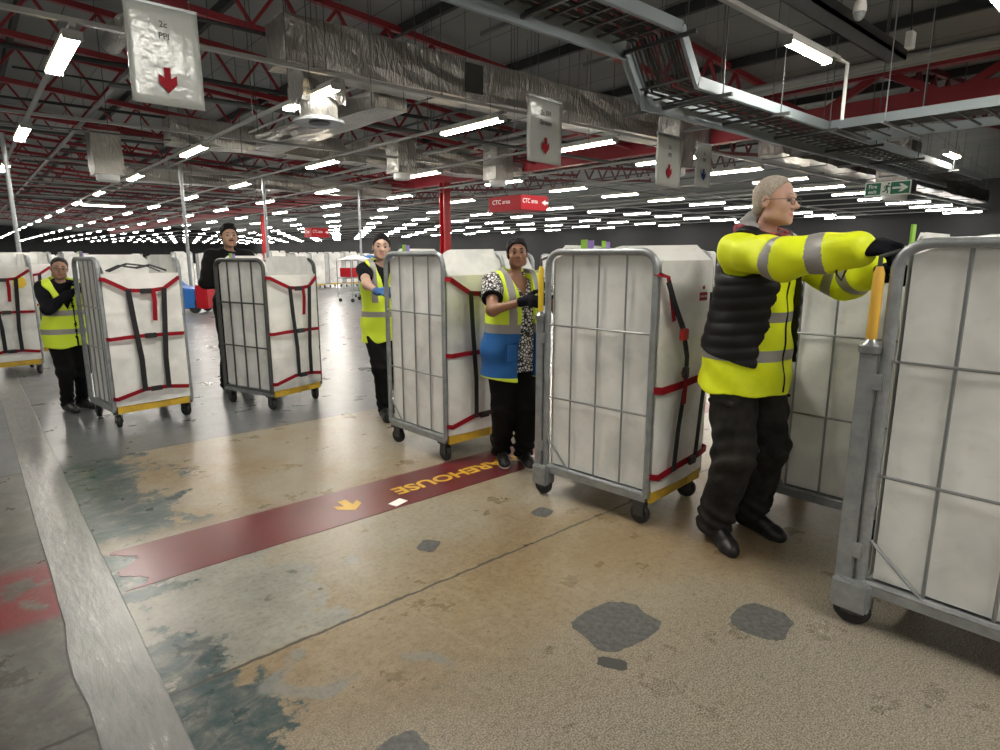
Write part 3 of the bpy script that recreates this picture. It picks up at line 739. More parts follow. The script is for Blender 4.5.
def sleeve_mesh(front=1.34, back=1.50, side=1.45, cham=.07, bulge=.02, th=.012):
    mb = MB(); x, y = CW/2-.024, CD/2-.012; z0 = .20
    def sheet(fn, nu, nv, flip):
        vs = []; fs = []
        for i in range(nu+1):
            for j in range(nv+1): vs.append(fn(i/nu, j/nv))
        for i in range(nu):
            for j in range(nv): a = i*(nv+1)+j; q = (a,a+nv+1,a+nv+2,a+1); fs.append(q[::-1] if flip else q)
        mb.add(vs, fs)
    cre = (.56,.97)
    def frontf(off):
        def f(u, v):
            xx = (u-.5)*2*(x+.012); zt = front-max(0, abs(xx)-(x-cham))*.0; zz = z0+(zt-z0)*v
            b = -bulge*math.sin(PI*u)*(.5+.5*math.sin(PI*v))
            c = sum(.008*math.exp(-((zz-q)/.012)**2) for q in cre)
            return (xx, -y-.035+b+c+off, zz)
        return f
    sheet(frontf(0), 10, 40, False); sheet(frontf(th), 10, 40, True)
    def backf(off):
        def f(u, v):
            xx = (u-.5)*2*x; zt = back-max(0, abs(xx)-(x-cham))*.9; return (xx, y-.02+off, z0+(zt-z0)*v)
        return f
    sheet(backf(0), 16, 4, False); sheet(backf(th), 16, 4, True)
    for s_ in (-1,1):
        def sidef(off):
            def f(u, v):
                yy = -y-.03+(2*y+.01)*u; sd = side+(.05 if s_ > 0 else 0); zt = sd-(sd-front)*max(0, 1-u*7)-max(0, u-.9)*.3
                b = .010*math.sin(PI*u)*math.sin(PI*min(1, v*1.2))*(1+.6*math.sin(9*v+4*u))
                return (s_*(x+b+off), yy, z0+(zt-z0)*v)
            return f
        sheet(sidef(0), 14, 14, s_ > 0); sheet(sidef(-th), 14, 14, s_ < 0)
    # floor of the sleeve and its load of pale sacks, filling it to just below the rim
    vs = []; fs = []; n = 10
    for i in range(n+1):
        for j in range(n+1):
            u, v = i/n, j/n
            vs.append(((u-.5)*2*(x-.02), (v-.5)*2*(y-.02), 1.20+.05*math.sin(5*u+1)*math.sin(6*v)+.04*math.sin(11*u+7*v)))
    for i in range(n):
        for j in range(n): a = i*(n+1)+j; fs.append((a,a+n+1,a+n+2,a+1))
    mb.add(vs, fs)
    return mb.mesh('sleeve', M['sleeve'], True)
def wheel_mesh():
    return MB().lathe([(.018,-.019),(.048,-.019),(.056,-.012),(.058,0),(.056,.012),(.048,.019),(.018,.019)], (0,0,.058), 'x', 22).mesh('wheel', M['rubber'], True)
def fork_mesh():
    mb = MB(); mb.box(-.028,-.024,-.03,.03,.05,.13).box(.024,.028,-.03,.03,.05,.13).box(-.04,.04,-.045,.045,.128,.146)
    mb.lathe([(.012,-.03),(.012,.03)], (0,0,.058), 'x', 10); return mb.mesh('caster', M['steel_dark'], False)
def lip_mesh():
    mb = MB(); y = CD/2
    mb.box(-CW/2+.02,CW/2-.02,-y-.02,-y-.001,.135,.195); mb.box(-CW/2+.06,-.12,-y-.026,-y-.019,.145,.185); mb.box(.12,CW/2-.06,-y-.026,-y-.019,.145,.185)
    return mb.mesh('front_lip', M['yellow'], False)
MP = panel_mesh(); MP4 = panel_mesh(4, .006, (.70,1.05), False); BM = base_mesh(); WM = wheel_mesh(); FM = fork_mesh(); LM = lip_mesh()
MPD = panel_mesh(3, .008, (.62,1.05), False); MPD.materials[0] = M['steel_dark']; MPD.materials[1] = M['steel_dark']
SL_A = sleeve_mesh(); SL_B = sleeve_mesh(1.42, 1.505, 1.455, .10, .035); SL_C = sleeve_mesh(1.32, 1.505, 1.45, .10, .03)
YF = -CD/2-.045
def strap(t, name, pts, w, m, nrm=(0,-1,0)): return MB().ribbon(pts, w, nrm).build(name, M[m], t)
def yb(x, bul=.02): return YF-.012-bul*math.cos(PI*x/CW)
def std_straps(t, seed=0, bul=.02, topz=1.30, sag=.10, tail=True, one=False):
    rnd = random.Random(seed)
    B = lambda x: yb(x, bul)
    xa, xb = -.11+rnd.uniform(-.02,.02), .13+rnd.uniform(-.02,.02)
    strap(t, 'red_strap', [(-CW/2-.012,-CD/2+.0,topz),(-CW/2+.02,YF-.012,topz-.005),(xa,B(xa)-.004,topz-sag),(.02,B(0)-.004,topz-sag-.01),(xb,B(xb)-.004,topz-sag+.005),(CW/2-.03,YF-.012,topz-.005),(CW/2-.002,-CD/2,topz)], .034, 'red_strap')
    zm = .78+rnd.uniform(-.02,.02)
    strap(t, 'red_strap', [(-CW/2-.012,-CD/2,zm),(-CW/2+.02,YF-.012,zm),(-.15,B(.15)-.003,zm+.01),(0,B(0)-.003,zm+.012),(.15,B(.15)-.003,zm+.01),(CW/2-.03,YF-.012,zm+.005),(CW/2-.002,-CD/2,zm)], .032, 'red_strap')
    zb = .30
    strap(t, 'red_strap', [(-CW/2-.012,-CD/2,zb-.03),(-CW/2+.02,YF-.012,zb-.03),(-.08,B(.1)-.003,zb+.03),(.1,B(.1)-.003,zb+.03),(CW/2-.03,YF-.012,zb),(CW/2-.002,-CD/2,zb)], .034, 'red_strap')
    for xt, xo in ((xa,xa+.045),(xb,xb-.04)):
        strap(t, 'black_strap', [(xt,B(xt)-.010,topz-sag+.01),(xt+(xo-xt)*.4,B(xt)-.010,.95),(xo,B(xo)-.010,.60),(xo,B(xo)-.010,zb+.02)], .040, 'black_strap')
    for zz in (topz-sag-.01, zm+.012, zb+.03):
        MB().box(-.04,.05,B(0)-.020,B(0)-.004,zz-.022,zz+.022).build('buckle', M['buckle'], t, False, .004)
    if tail: strap(t, 'strap_tail', [(.055,B(0)-.016,topz-sag+.01),(.06,B(0)-.02,topz-sag-.1),(.05,B(0)-.014,topz-sag-.27)], .034, 'red_strap')
def tagcards(t, y=.1, x=-CW/2):
    g = thing_part(t)
    MB().box(x-.004,x+.004,y-.002,y+.04,CH-.01,CH+.05).build('green_card', M['green_tag'], t)
    MB().box(x-.004,x+.004,y-.042,y-.004,CH-.012,CH+.045).build('purple_card', M['purple_tag'], t)
def thing_part(t): return t
def cage(label, x, y, rz, hs=1., sleeve=None, panel=None, straps='std', seed=0, cards=True, brake=False, rear=True, group='roll cages being pushed in a line', bul=.02):
    t = thing('roll_cage', label, 'roll cage', (x,y,0), rz, group); t.scale = (1,1,hs)
    ob('base_frame', BM, t)
    ob('mesh_panel', panel or MP, t, (-CW/2,0,0)); ob('mesh_panel', panel or MP, t, (CW/2,0,0))
    ob('sleeve', sleeve or SL_A, t); ob('front_lip', LM, t)
    for sx_ in (-1,1):
        for sy_ in (-1,1):
            c = ob('caster', FM, t, (sx_*(CW/2-.035), sy_*(CD/2-.05), 0), (0,0,random.uniform(-.5,.5)))
            ob('wheel', WM, c)
            if brake and sx_ < 0 and sy_ > 0: c.location = (-CW/2-.002, CD/2+.012, 0); c.rotation_euler = (0,0,.1)
    if straps == 'std': std_straps(t, seed, bul)
    if cards: tagcards(t, .08)
    if brake:
        bx, by = -CW/2-.012, CD/2+.045
        p = MB().box(bx-.012,bx+.012,by-.026,by+.026,.16,1.08).box(bx-.018,bx+.02,by-.05,by-.02,.94,1.0).box(bx-.018,bx+.02,by-.05,by-.02,.28,.34).build('brake_post', M['steel'], t, False, .004)
        MB().lathe([(.016,0),(.032,.005),(.034,.03),(.020,.045),(.014,.055)], (bx,by,1.07), 'z', 16).build('fitting', M['wire'], p, True)
        MB().tube([(bx,by,1.11),(bx,by,1.13),(bx,by,1.36),(bx,by,1.385)], [.010,.0165,.0165,.010], 12).build('grip', M[brake], p, True)
        MB().tube([(bx,by,1.37),(bx,by,1.42),(bx+.01,by-.05,1.44)], .008, 8).build('rod', M['steel_dark'], p, True)
        MB().box(bx-.035,bx+.055,by-.085,by+.028,.065,.185).box(bx-.028,bx+.05,by-.08,by+.02,.10,.19).build('wheel_guard', M['steel'], p, False, .008)
    return t
# five pushed cages and their neighbours  (front corner positions read on the floor)
c1 = cage('roll cage with white sleeve pushed by the woman in glasses at the left', 1.097, 6.284, R(7), .975, SL_A, MP4, seed=1)
c1.scale = (1.04,.92,.975)
MB().ribbon([(-.22,-.30,1.36),(-.12,-.27,1.405),(.0,-.26,1.385),(.1,-.28,1.41),(.22,-.3,1.36)], .05, (0,-.3,1)).build('black_strap', M['black_strap'], c1)
MB().ribbon([(-.20,-.18,1.36),(-.05,-.20,1.42),(.1,-.2,1.40),(.2,-.2,1.35)], .04, (0,-.3,1)).build('black_strap', M['black_strap'], c1)
c2 = cage('dark-framed roll cage with white sleeve pushed by the man in black', 2.245, 6.09, R(18), .965, SL_C, MPD, seed=2, bul=.03)
c3 = cage('roll cage between the woman with a headband and the woman in the flowered blouse', 2.70, 3.745, R(2), 1., SL_C, MP, seed=3, bul=.03)
c3.scale = (.92,1,1)
c4 = cage('roll cage with bright mesh side and loose straps, left of the man with glasses', 2.895, 2.20, R(5), 1.005, SL_B, MP, straps=None, brake='grip_b')
c5 = cage('nearest roll cage, cut off by the right edge of the photo', 2.84, .325, R(1), 1.02, SL_B, MP, straps=None, brake='grip', cards=False)
c5.scale = (1,1.2,1.02)
c6 = cage('roll cage half hidden behind the man with glasses and the nearest cage', 3.615, 1.225, R(2), 1.0, SL_B, MP, straps=None, cards=True)
c0 = cage('roll cage cut off by the left edge, with a yellow sticker on its sleeve', .30, 9.75, R(4), .985, SL_A, MP, seed=5, cards=False)
MB().prism([(.065*math.cos(a*PI/8)*(1+.1*math.sin(3*a)),.075*math.sin(a*PI/8)) for a in range(16)], yb(.2,.02)-.004, yb(.2,.02)-.001, 0, lambda x,y,z: (x+.17,z,y+1.16)).build('yellow_sticker', M['grip_b'], c0)
c0b = cage('roll cage behind the one cut off by the left edge', .62, 10.95, R(4), 1., SL_A, MP, seed=6, cards=False)
c7 = cage('roll cage standing behind the one left of the flowered blouse', 3.95, 4.75, R(8), 1.0, SL_C, MP, straps=None, seed=7, cards=False)
c8 = cage('roll cage whose frame shows right behind the woman in the flowered blouse', 4.60, 3.62, R(-12), 1.0, SL_C, MP, straps=None, seed=8, cards=False)
# red printed mark on the sleeve of c4
def logo(t, cx, cz, s_):
    f = lambda x,y,z: (x*s_+cx, z, y*s_+cz)
    B = yb(cx,.035)+.004
    mb = MB().box(0,0,0,0,0,0); mb = MB()
    mb.prism([(-.5,-.30),(.5,-.30),(.5,.22),(-.5,.22)], B-.002, B, 0, f)
    mb.prism([(-.12,.40),(.12,.40),(.17,.62),(.07,.52),(0,.68),(-.07,.52),(-.17,.62)], B-.002, B, 0, f)
    mb.build('printed_mark', M['sign_red'], t)
    o = ob('lettering', text_mesh('ROYAL MAIL', s_*.16, M['sign_white'], .0004), t, (cx, B-.003, cz-.04*s_), (PI/2,0,0))
logo(c4, .05, 1.235, .085)
# loose straps of c4
B4 = lambda x: yb(x,.035)
strap(c4, 'red_strap', [(-CW/2-.012,-CD/2,1.36),(-CW/2+.005,YF-.02,1.34),(-CW/2+.03,YF-.03,1.23),(-CW/2+.06,YF-.035,1.12)], .030, 'red_strap')
strap(c4, 'black_strap', [(-CW/2+.0,YF-.024,1.32),(-CW/2+.05,YF-.04,1.20),(-CW/2+.11,YF-.06,1.08),(-CW/2+.17,YF-.06,.93),(-CW/2+.17,YF-.06,.78),(-CW/2+.14,YF-.05,.55),(-CW/2+.12,YF-.045,.31)], .042, 'black_strap')
strap(c4, 'strap_tail', [(-CW/2+.13,YF-.062,.86),(-CW/2+.155,YF-.07,.80),(-CW/2+.15,YF-.068,.68)], .034, 'red_strap')
strap(c4, 'black_strap', [(.14,B4(.14)-.01,1.25),(.13,B4(.13)-.012,.9),(.08,B4(.08)-.01,.6),(.04,B4(.04)-.01,.33)], .040, 'black_strap')
strap(c4, 'red_strap', [(-CW/2-.012,-CD/2,.76),(-CW/2+.02,YF-.012,.76),(-.15,B4(.15)-.003,.775),(.15,B4(.15)-.003,.79),(CW/2-.03,YF-.012,.79),(CW/2-.002,-CD/2,.79)], .040, 'red_strap')
strap(c4, 'red_strap', [(-CW/2-.012,-CD/2,.29),(-CW/2+.02,YF-.012,.29),(-.12,B4(.12)-.003,.33),(.12,B4(.12)-.003,.34),(CW/2-.03,YF-.012,.33),(CW/2-.002,-CD/2,.33)], .036, 'red_strap')
MB().box(-CW/2+.09,-CW/2+.15,YF-.075,YF-.05,1.02,1.08).build('buckle', M['red_buckle'], c4, False, .005)
MB().box(-CW/2+.12,-CW/2+.16,YF-.085,YF-.06,.82,.88).build('buckle', M['buckle'], c4, False, .005)
MB().box(-.03,.04,B4(0)-.02,B4(0)-.004,.31,.355).build('buckle', M['buckle'], c4, False, .004)
# c3: red card on the sleeve beside the woman
MB().box(.06,.16,yb(.1,.03)-.004,yb(.1,.03)-.001,1.16,1.215).build('orange_card', M['red_buckle'], c3)
# cards behind c4 and c5
MB().box(.16,.20,CD/2-.05,CD/2-.045,1.45,1.535).build('green_card', M['green_tag'], c4)
MB().box(.21,.245,CD/2-.05,CD/2-.045,1.45,1.53).build('purple_card', M['purple_tag'], c4)
MB().box(-CW/2+.03,-CW/2+.07,CD/2-.02,CD/2-.014,1.42,1.53).build('green_card', M['green_tag'], c5)

# far cages standing in rows
far_src = thing('roll_cage', 'far-off white roll cage in the rows at the back of the floor', 'roll cage', (1.2,27,0), 0, 'far roll cages in rows')
ob('base_frame', BM, far_src); ob('mesh_panel', MP, far_src, (-CW/2,0,0)); ob('mesh_panel', MP, far_src, (CW/2,0,0)); ob('sleeve', SL_B, far_src); ob('front_lip', LM, far_src)
for sx_ in (-1,1):
    for sy_ in (-1,1): ob('wheel', WM, far_src, (sx_*(CW/2-.035), sy_*(CD/2-.05), .0))
spots = []
x = 2.1
while x < 19: spots.append((x, 27+.3*math.sin(x))); x += .92
x = 1.
while x < 32: spots.append((x, 40+.4*math.sin(x*1.3))); x += 1.3
for k in range(9): spots.append((20.5+1.1*k, 20.-1.3*k))
for (x, y) in spots:
    c = copy_tree(far_src); c.location = (x, y, 0); c.rotation_euler = (0,0,random.uniform(-.2,.2)); c.scale = (1,1,random.uniform(.95,1.12))

# far equipment : blue tug, red and blue trolleys
tg = thing('tow_tractor', 'blue tow tractor with a red rear end, between the first and second cages', 'tow tractor', (4.28,17.5,0), R(-38)); tg.scale = (.85,1,1)
MB().prism([(-.9,.12),(.55,.12),(.55,.62),(.1,.66),(-.1,.70),(-.75,1.35),(-.9,1.35)], -.42, .42, 0, fx).build('body', M['blue'], tg, False, .03)
MB().box(.55,.9,-.42,.42,.12,.72).build('rear_block', M['sign_red'], tg, False, .03)
for xx in (-.6,.5):
    for yy in (-.36,.36): MB().lathe([(.06,-.05),(.17,-.05),(.18,0),(.17,.05),(.06,.05)], (xx,yy,.18), 'y', 18).build('wheel', M['rubber'], tg, True)
def trolley(x, y, rz, lab, box_m, cloth):
    t = thing('mail_trolley', lab, 'trolley', (x,y,0), rz, 'mail trolleys in the background')
    mb = MB()
    for xx in (-.5,.5):
        for yy in (-.3,.3): mb.tube([(xx,yy,.12),(xx,yy,1.35)],.018,8)
    for z in (.25,.75,1.30): mb.box(-.5,.5,-.3,.3,z,z+.025)
    mb.build('frame', M['steel'], t)
    MB().box(-.42,.42,-.26,.26,.79,1.08).build('tray', M[box_m], t, False, .01)
    vs = []; fs = []; n = 8
    for i in range(n+1):
        for j in range(n+1): u, v = i/n, j/n; vs.append(((u-.5)*1.05,(v-.5)*.68,1.34+.12*math.sin(PI*u)*math.sin(PI*v)+.03*math.sin(9*u+5*v)))
    for i in range(n):
        for j in range(n): a = i*(n+1)+j; fs.append((a,a+n+1,a+n+2,a+1))
    o = MB().add(vs, fs).build('cover', M[cloth], t, True); sm = o.modifiers.new('s','SOLIDIFY'); sm.thickness = .03
    for xx in (-.45,.45):
        for yy in (-.26,.26): MB().lathe([(.02,-.02),(.06,-.02),(.06,.02),(.02,.02)], (xx,yy,.06), 'x', 14).build('wheel', M['rubber'], t, True)
trolley(9.6,18.2,R(20),'steel trolley with red tray between the second and third cages','sign_red','white')
trolley(10.9,19.6,R(-10),'trolley under a blue cover left of the woman with a headband','white','blue_cloth')
trolley(12.1,20.4,R(15),'second blue covered trolley beside the woman with a headband','white','blue_cloth')
trolley(8.4,21.5,R(10),'steel trolley with white cover further back behind the red tray','white','white')
trolley(13.2,23.,R(10),'trolley with red tray beside the slim silver pole','sign_red','white')

# ------------------------------------------------------------------ people : smooth signed-distance bodies
class SDF:
    def __init__(s, lo, hi, h):
        s.h = h; s.lo = np.array(lo, np.float32)
        n = [int(math.ceil((b-a)/h))+1 for a, b in zip(lo, hi)]; s.n = n
        s.ax = [np.float32(lo[i])+np.float32(h)*np.arange(n[i], dtype=np.float32) for i in range(3)]
        s.D = np.full(n, .25, np.float32)
    def sub(s, lo, hi):
        sl = []
        for i in range(3):
            a = max(0, int((lo[i]-s.lo[i])/s.h)); b = min(s.n[i], int((hi[i]-s.lo[i])/s.h)+2)
            if b <= a: return None
            sl.append(slice(a, b))
        return tuple(sl)
    def grid(s, sl): return (s.ax[0][sl[0]][:,None,None], s.ax[1][sl[1]][None,:,None], s.ax[2][sl[2]][None,None,:])
    def blend(s, sl, d, k, op):
        D = s.D[sl]
        if op == 'add':
            if k > 0:
                hh = np.clip(.5+.5*(D-d)/k, 0, 1); s.D[sl] = D+(d-D)*hh-k*hh*(1-hh)
            else: s.D[sl] = np.minimum(D, d)
        else:
            if k > 0:
                hh = np.clip(.5-.5*(D+d)/k, 0, 1); s.D[sl] = D+(-d-D)*hh+k*hh*(1-hh)
            else: s.D[sl] = np.maximum(D, -d)
    def cap(s, a, b, ra, rb, k=.03, op='add', inf=0., sq=None):
        a = np.array(a, float); b = np.array(b, float); ra += inf; rb += inf; m = max(ra, rb)*(1.5 if sq is not None else 1)+k+.06
        sl = s.sub(np.minimum(a, b)-m, np.maximum(a, b)+m)
        if sl is None: return
        X, Y, Z = s.grid(sl); ab = b-a; L2 = float(ab@ab)+1e-9
        px, py, pz = X-a[0], Y-a[1], Z-a[2]
        t = np.clip((px*ab[0]+py*ab[1]+pz*ab[2])/L2, 0, 1)
        dx, dy, dz = px-t*ab[0], py-t*ab[1], pz-t*ab[2]
        q = dx*dx+dy*dy+dz*dz
        if sq is not None:                       # (axis, factor) : squash >1 thins along the axis
            ax_, f = sq; e = dx*ax_[0]+dy*ax_[1]+dz*ax_[2]; q = q+(f*f-1)*e*e
        s.blend(sl, np.sqrt(q)-(ra+(rb-ra)*t), k, op)
    def ell(s, c, r, k=.03, op='add', rot=None, inf=0.):
        c = np.array(c, float); r = np.array(r, float)+inf; m = max(r)+k+.05
        sl = s.sub(c-m, c+m)
        if sl is None: return
        X, Y, Z = s.grid(sl); x, y, z = X-c[0], Y-c[1], Z-c[2]
        if rot is not None:
            R_ = np.array(rot, float); x, y, z = (R_[0,0]*x+R_[1,0]*y+R_[2,0]*z, R_[0,1]*x+R_[1,1]*y+R_[2,1]*z, R_[0,2]*x+R_[1,2]*y+R_[2,2]*z)
        k0 = np.sqrt((x/r[0])**2+(y/r[1])**2+(z/r[2])**2)+1e-9; k1 = np.sqrt((x/r[0]**2)**2+(y/r[1]**2)**2+(z/r[2]**2)**2)+1e-9
        s.blend(sl, (k0*(k0-1)/k1).astype(np.float32), k, op)
    def cut(s, fn):
        X, Y, Z = s.ax[0][:,None,None], s.ax[1][None,:,None], s.ax[2][None,None,:]
        s.D = np.maximum(s.D, fn(X, Y, Z).astype(np.float32))
    def warp(s, fn):
        X, Y, Z = s.ax[0][:,None,None], s.ax[1][None,:,None], s.ax[2][None,None,:]
        s.D = s.D+fn(X, Y, Z).astype(np.float32)
    def mesh(s, name, mats, matfn=None, keep=False):
        D = np.pad(s.D, 1, constant_values=.25); h = s.h; I = D < 0
        n = np.array(D.shape)-1
        c = sum(I[a:a+n[0], b:b+n[1], d:d+n[2]].astype(np.int8) for a in (0,1) for b in (0,1) for d in (0,1))
        act = (c > 0) & (c < 8); idx = np.full(act.shape, -1, np.int64); ijk = np.argwhere(act); idx[act] = np.arange(len(ijk))
        acc = np.zeros((len(ijk), 3)); cnt = np.zeros(len(ijk))
        offs = [(a,b,d) for a in (0,1) for b in (0,1) for d in (0,1)]
        for o0 in offs:
            for axis in range(3):
                if o0[axis]: continue
                o1 = list(o0); o1[axis] = 1
                p0 = D[ijk[:,0]+o0[0], ijk[:,1]+o0[1], ijk[:,2]+o0[2]]; p1 = D[ijk[:,0]+o1[0], ijk[:,1]+o1[1], ijk[:,2]+o1[2]]
                cr = (p0 < 0) != (p1 < 0)
                t = np.where(cr, p0/np.where(cr, p0-p1, 1), 0)
                pos = np.tile(np.array(o0, float), (len(ijk), 1)); pos[:,axis] += t
                acc += pos*cr[:,None]; cnt += cr
        V = (ijk+acc/np.maximum(cnt,1)[:,None]-1)*h+s.lo
        F = []
        for axis in range(3):
            u, w = (axis+1) % 3, (axis+2) % 3
            a0 = [slice(None)]*3; a1 = [slice(None)]*3; a0[axis] = slice(0,-1); a1[axis] = slice(1,None)
            A, B = I[tuple(a0)], I[tuple(a1)]
            e = np.argwhere(A != B); fl = A[A != B]
            ok = (e[:,u] > 0) & (e[:,w] > 0) & (e[:,u] < n[u]) & (e[:,w] < n[w]); e = e[ok]; fl = fl[ok]
            q = []
            for du, dw in ((1,1),(0,1),(0,0),(1,0)):
                g = e.copy(); g[:,u] -= du; g[:,w] -= dw; q.append(idx[g[:,0],g[:,1],g[:,2]])
            q = np.stack(q, 1); q[~fl] = q[~fl][:,::-1]; F.append(q)
        F = np.concatenate(F)
        me = bpy.data.meshes.new(name); me.from_pydata(V.tolist(), [], F.tolist())
        for m in (mats if isinstance(mats, list) else [mats]): me.materials.append(m)
        if matfn is not None:
            C = V[F].mean(1); me.polygons.foreach_set('material_index', np.asarray(matfn(C), np.int32))
        me.polygons.foreach_set('use_smooth', [True]*len(me.polygons)); me.update()
        return me

def V3(*a): return np.array(a, float)
def unit(v): return v/np.linalg.norm(v)
def ik(S, W, l1, l2, pole):
    d = W-S; L = min(np.linalg.norm(d), (l1+l2)*.999); u = unit(d)
    a = (l1*l1-l2*l2+L*L)/(2*L); hgt = math.sqrt(max(l1*l1-a*a, 0))
    p = pole-u*(pole@u); return S+u*a+unit(p)*hgt
def rotz(a): c, s_ = math.cos(a), math.sin(a); return np.array([[c,-s_,0],[s_,c,0],[0,0,1]])
def rotx(a): c, s_ = math.cos(a), math.sin(a); return np.array([[1,0,0],[0,c,-s_],[0,s_,c]])
def roty(a): c, s_ = math.cos(a), math.sin(a); return np.array([[c,0,s_],[0,1,0],[-s_,0,c]])

class Figure:
    """joints in the person's own frame: faces -Y, up Z, right hand on -X"""
    def __init__(s, H, lean=0., headyaw=0., headpitch=0., headroll=0., sh=.185, hip=.09, girth=1., feet=None, wrists=(None,None), handdirs=(None,None), palms=(None,None), poles=((-1,.2,-1),(1,.2,-1)), toes=(-.2,.2), curl=1.1, knee_out=.02, h=.006, hsc=1.):
        k = H/1.75; s.k = k; s.h = h; s.g = girth
        s.pel = V3(0,0,.94)*k; ln = -lean
        s.chest = V3(0,ln*.6,1.27*k); s.neck = V3(0,ln*.95,1.475*k)
        s.S = [V3(-sh*k,ln*.85,1.425*k), V3(sh*k,ln*.85,1.425*k)]
        s.hipj = [V3(-hip*k,0,.90*k), V3(hip*k,0,.90*k)]
        feet = feet or (V3(-.1,0,0), V3(.1,0,0)); s.feet = [V3(*f) for f in feet]; s.toes = toes
        s.ank = [f+V3(0,.03,.085*k) for f in s.feet]
        s.kn = [ik(s.hipj[i], s.ank[i], .43*k, .41*k, V3(math.sin(toes[i])*.6+(knee_out if i else -knee_out),-1,0)) for i in (0,1)]
        s.W = []; s.E = []
        for i in (0,1):
            w = V3(*wrists[i]); u, f = .295*k, .26*k
            d = w-s.S[i]; L = np.linalg.norm(d)
            if L > (u+f)*.985: w = s.S[i]+d/L*(u+f)*.985
            s.W.append(w); s.E.append(ik(s.S[i], w, u, f, V3(*poles[i])))
        s.hd = [unit(V3(*handdirs[i])) if handdirs[i] is not None else unit(s.W[i]-s.E[i]) for i in (0,1)]
        s.pn = []
        for i in (0,1):
            p = V3(*(palms[i] if palms[i] is not None else (0,0,-1))); p = p-s.hd[i]*(p@s.hd[i]); s.pn.append(unit(p))
        s.curl = curl if isinstance(curl, (list,tuple)) else (curl,curl)
        s.hc = s.neck+V3(0,ln*.1-.028*k,.158*k); s.HR = rotz(headyaw)@roty(headroll)@rotx(headpitch); s.hs = k*hsc; s.hc = s.hc+V3(0,0,.117*k*(1-hsc))
    def hp(s, x, y, z): return s.hc+s.HR@(V3(x,y,z)*s.hs)
    def bounds(s, zlo, zhi, extra=.12):
        P = s.S+s.W+s.E+s.kn+s.ank+[s.hc,s.pel]+[w+d*.2 for w, d in zip(s.W, s.hd)]
        P = np.array(P); lo = P.min(0)-extra-.08; hi = P.max(0)+extra+.08
        lo[2] = zlo; hi[2] = zhi; return lo, hi
    def torso(s, f, inf=0., neck=True, wide=1., kk=.05):
        k, g = s.k, s.g
        f.ell(s.pel, (.165*k*g,.125*k*g,.14*k), kk, inf=inf)
        f.ell(s.pel*.5+s.chest*.5+V3(0,-.012*g,-.0), (.150*k*g,.118*k*g,.19*k), kk, inf=inf)
        f.ell(s.chest, (.165*k*(.5+.5*g),.118*k*g,.20*k), kk, inf=inf)
        a, b = s.S[0]*.86+s.S[1]*.14, s.S[1]*.86+s.S[0]*.14
        f.cap(a*wide+(1-wide)*(a+b)/2, b*wide+(1-wide)*(a+b)/2, .058*k, .058*k, kk, inf=inf)
        f.cap(s.chest+V3(0,.03,.08*k), s.neck+V3(0,.02*k,-.03*k), .10*k, .07*k, kk, inf=inf)
        if neck: f.cap(s.neck+V3(0,.015*k,-.04*k), s.hp(0,.02,-.06), .060*k, .052*k, .03, inf=inf)
    def arms(s, f, inf=0., upto=1., ru=1., kk=.035, ra=(.056,.046,.044,.030), side=(0,1)):
        k = s.k
        for i in side:
            f.cap(s.S[i], s.E[i], ra[0]*k*ru, ra[1]*k*ru, kk, inf=inf)
            if upto > 0: f.cap(s.E[i], s.E[i]+(s.W[i]-s.E[i])*upto, ra[2]*k*ru, (ra[2]+(ra[3]-ra[2])*upto)*k*ru, kk, inf=inf)
    def legs(s, f, inf=0., r=(.092,.062,.058,.040), kk=.04):
        k, g = s.k, .5+.5*s.g
        for i in (0,1):
            f.cap(s.hipj[i], s.kn[i], r[0]*k*g, r[1]*k*g, kk, inf=inf); f.cap(s.kn[i], s.ank[i], r[2]*k*g, r[3]*k, kk, inf=inf)
    def hand(s, f, i, inf=0.):
        k = s.k; d, n = s.hd[i], s.pn[i]; l = np.cross(d, n); W = s.W[i]; sd = 1 if i == 0 else -1
        # l points toward the thumb side for the right hand (i=0) when the palm faces n
        Rm = np.stack([d, l, n], 1)
        f.cap(W-d*.02, W+d*.02, .028*k, .027*k, .012, inf=inf)
        f.ell(W+d*.055*k, (.052*k,.041*k,.017*k), .014, rot=Rm, inf=inf)
        cu = s.curl[i]
        for q, (off, ln, r) in enumerate(((.030,.92,.0092),(.0105,1.,.0095),(-.010,.95,.0092),(-.029,.76,.0080))):
            p = W+d*(.094-.006*abs(q-1.2))*k+l*off*sd*k; ang = cu*.45
            for seg, sl in enumerate((.043,.027,.021)):
                dr = d*math.cos(ang)+n*math.sin(ang)+l*off*sd*(.9 if seg == 0 else 0)
                e = p+unit(dr)*sl*ln*k
                f.cap(p, e, r*k*(1-.06*seg), r*k*(1-.06*(seg+1)), .006, inf=inf*.75); p = e; ang += cu*(.65-.1*seg)
        p = W+d*.028*k+l*.034*sd*k
        for a_, sl, r in (((.62,.70,.30),.040,.0120),((.80,.30,.52),.032,.0105),((.80,.0,.60),.024,.0095)):
            e = p+unit(d*a_[0]+l*sd*a_[1]+n*a_[2]*min(cu,1.))*sl*k; f.cap(p, e, r*k, r*.92*k, .008, inf=inf*.75); p = e
    def head(s, f, ears=True, jaw=1., nose=1.):
        h = s.hs; E = lambda c, r, kk, op='add': f.ell(s.hp(*c), np.array(r)*h, kk*h, op, rot=s.HR)
        Cp = lambda a, b, ra, rb, kk, op='add': f.cap(s.hp(*a), s.hp(*b), ra*h, rb*h, kk*h, op)
        E((0,.014,.034), (.074,.094,.084), .02)
        E((0,-.030,-.020), (.060*jaw,.062,.080), .03)
        E((0,-.046,-.078), (.044*jaw,.042,.034), .03)
        E((0,-.078,-.098), (.020,.016,.014), .02)
        for q in (-1,1):
            E((q*.040,-.055,-.030), (.022,.026,.022), .02)
            E((q*.052*jaw,-.008,-.070), (.016,.034,.026), .03)
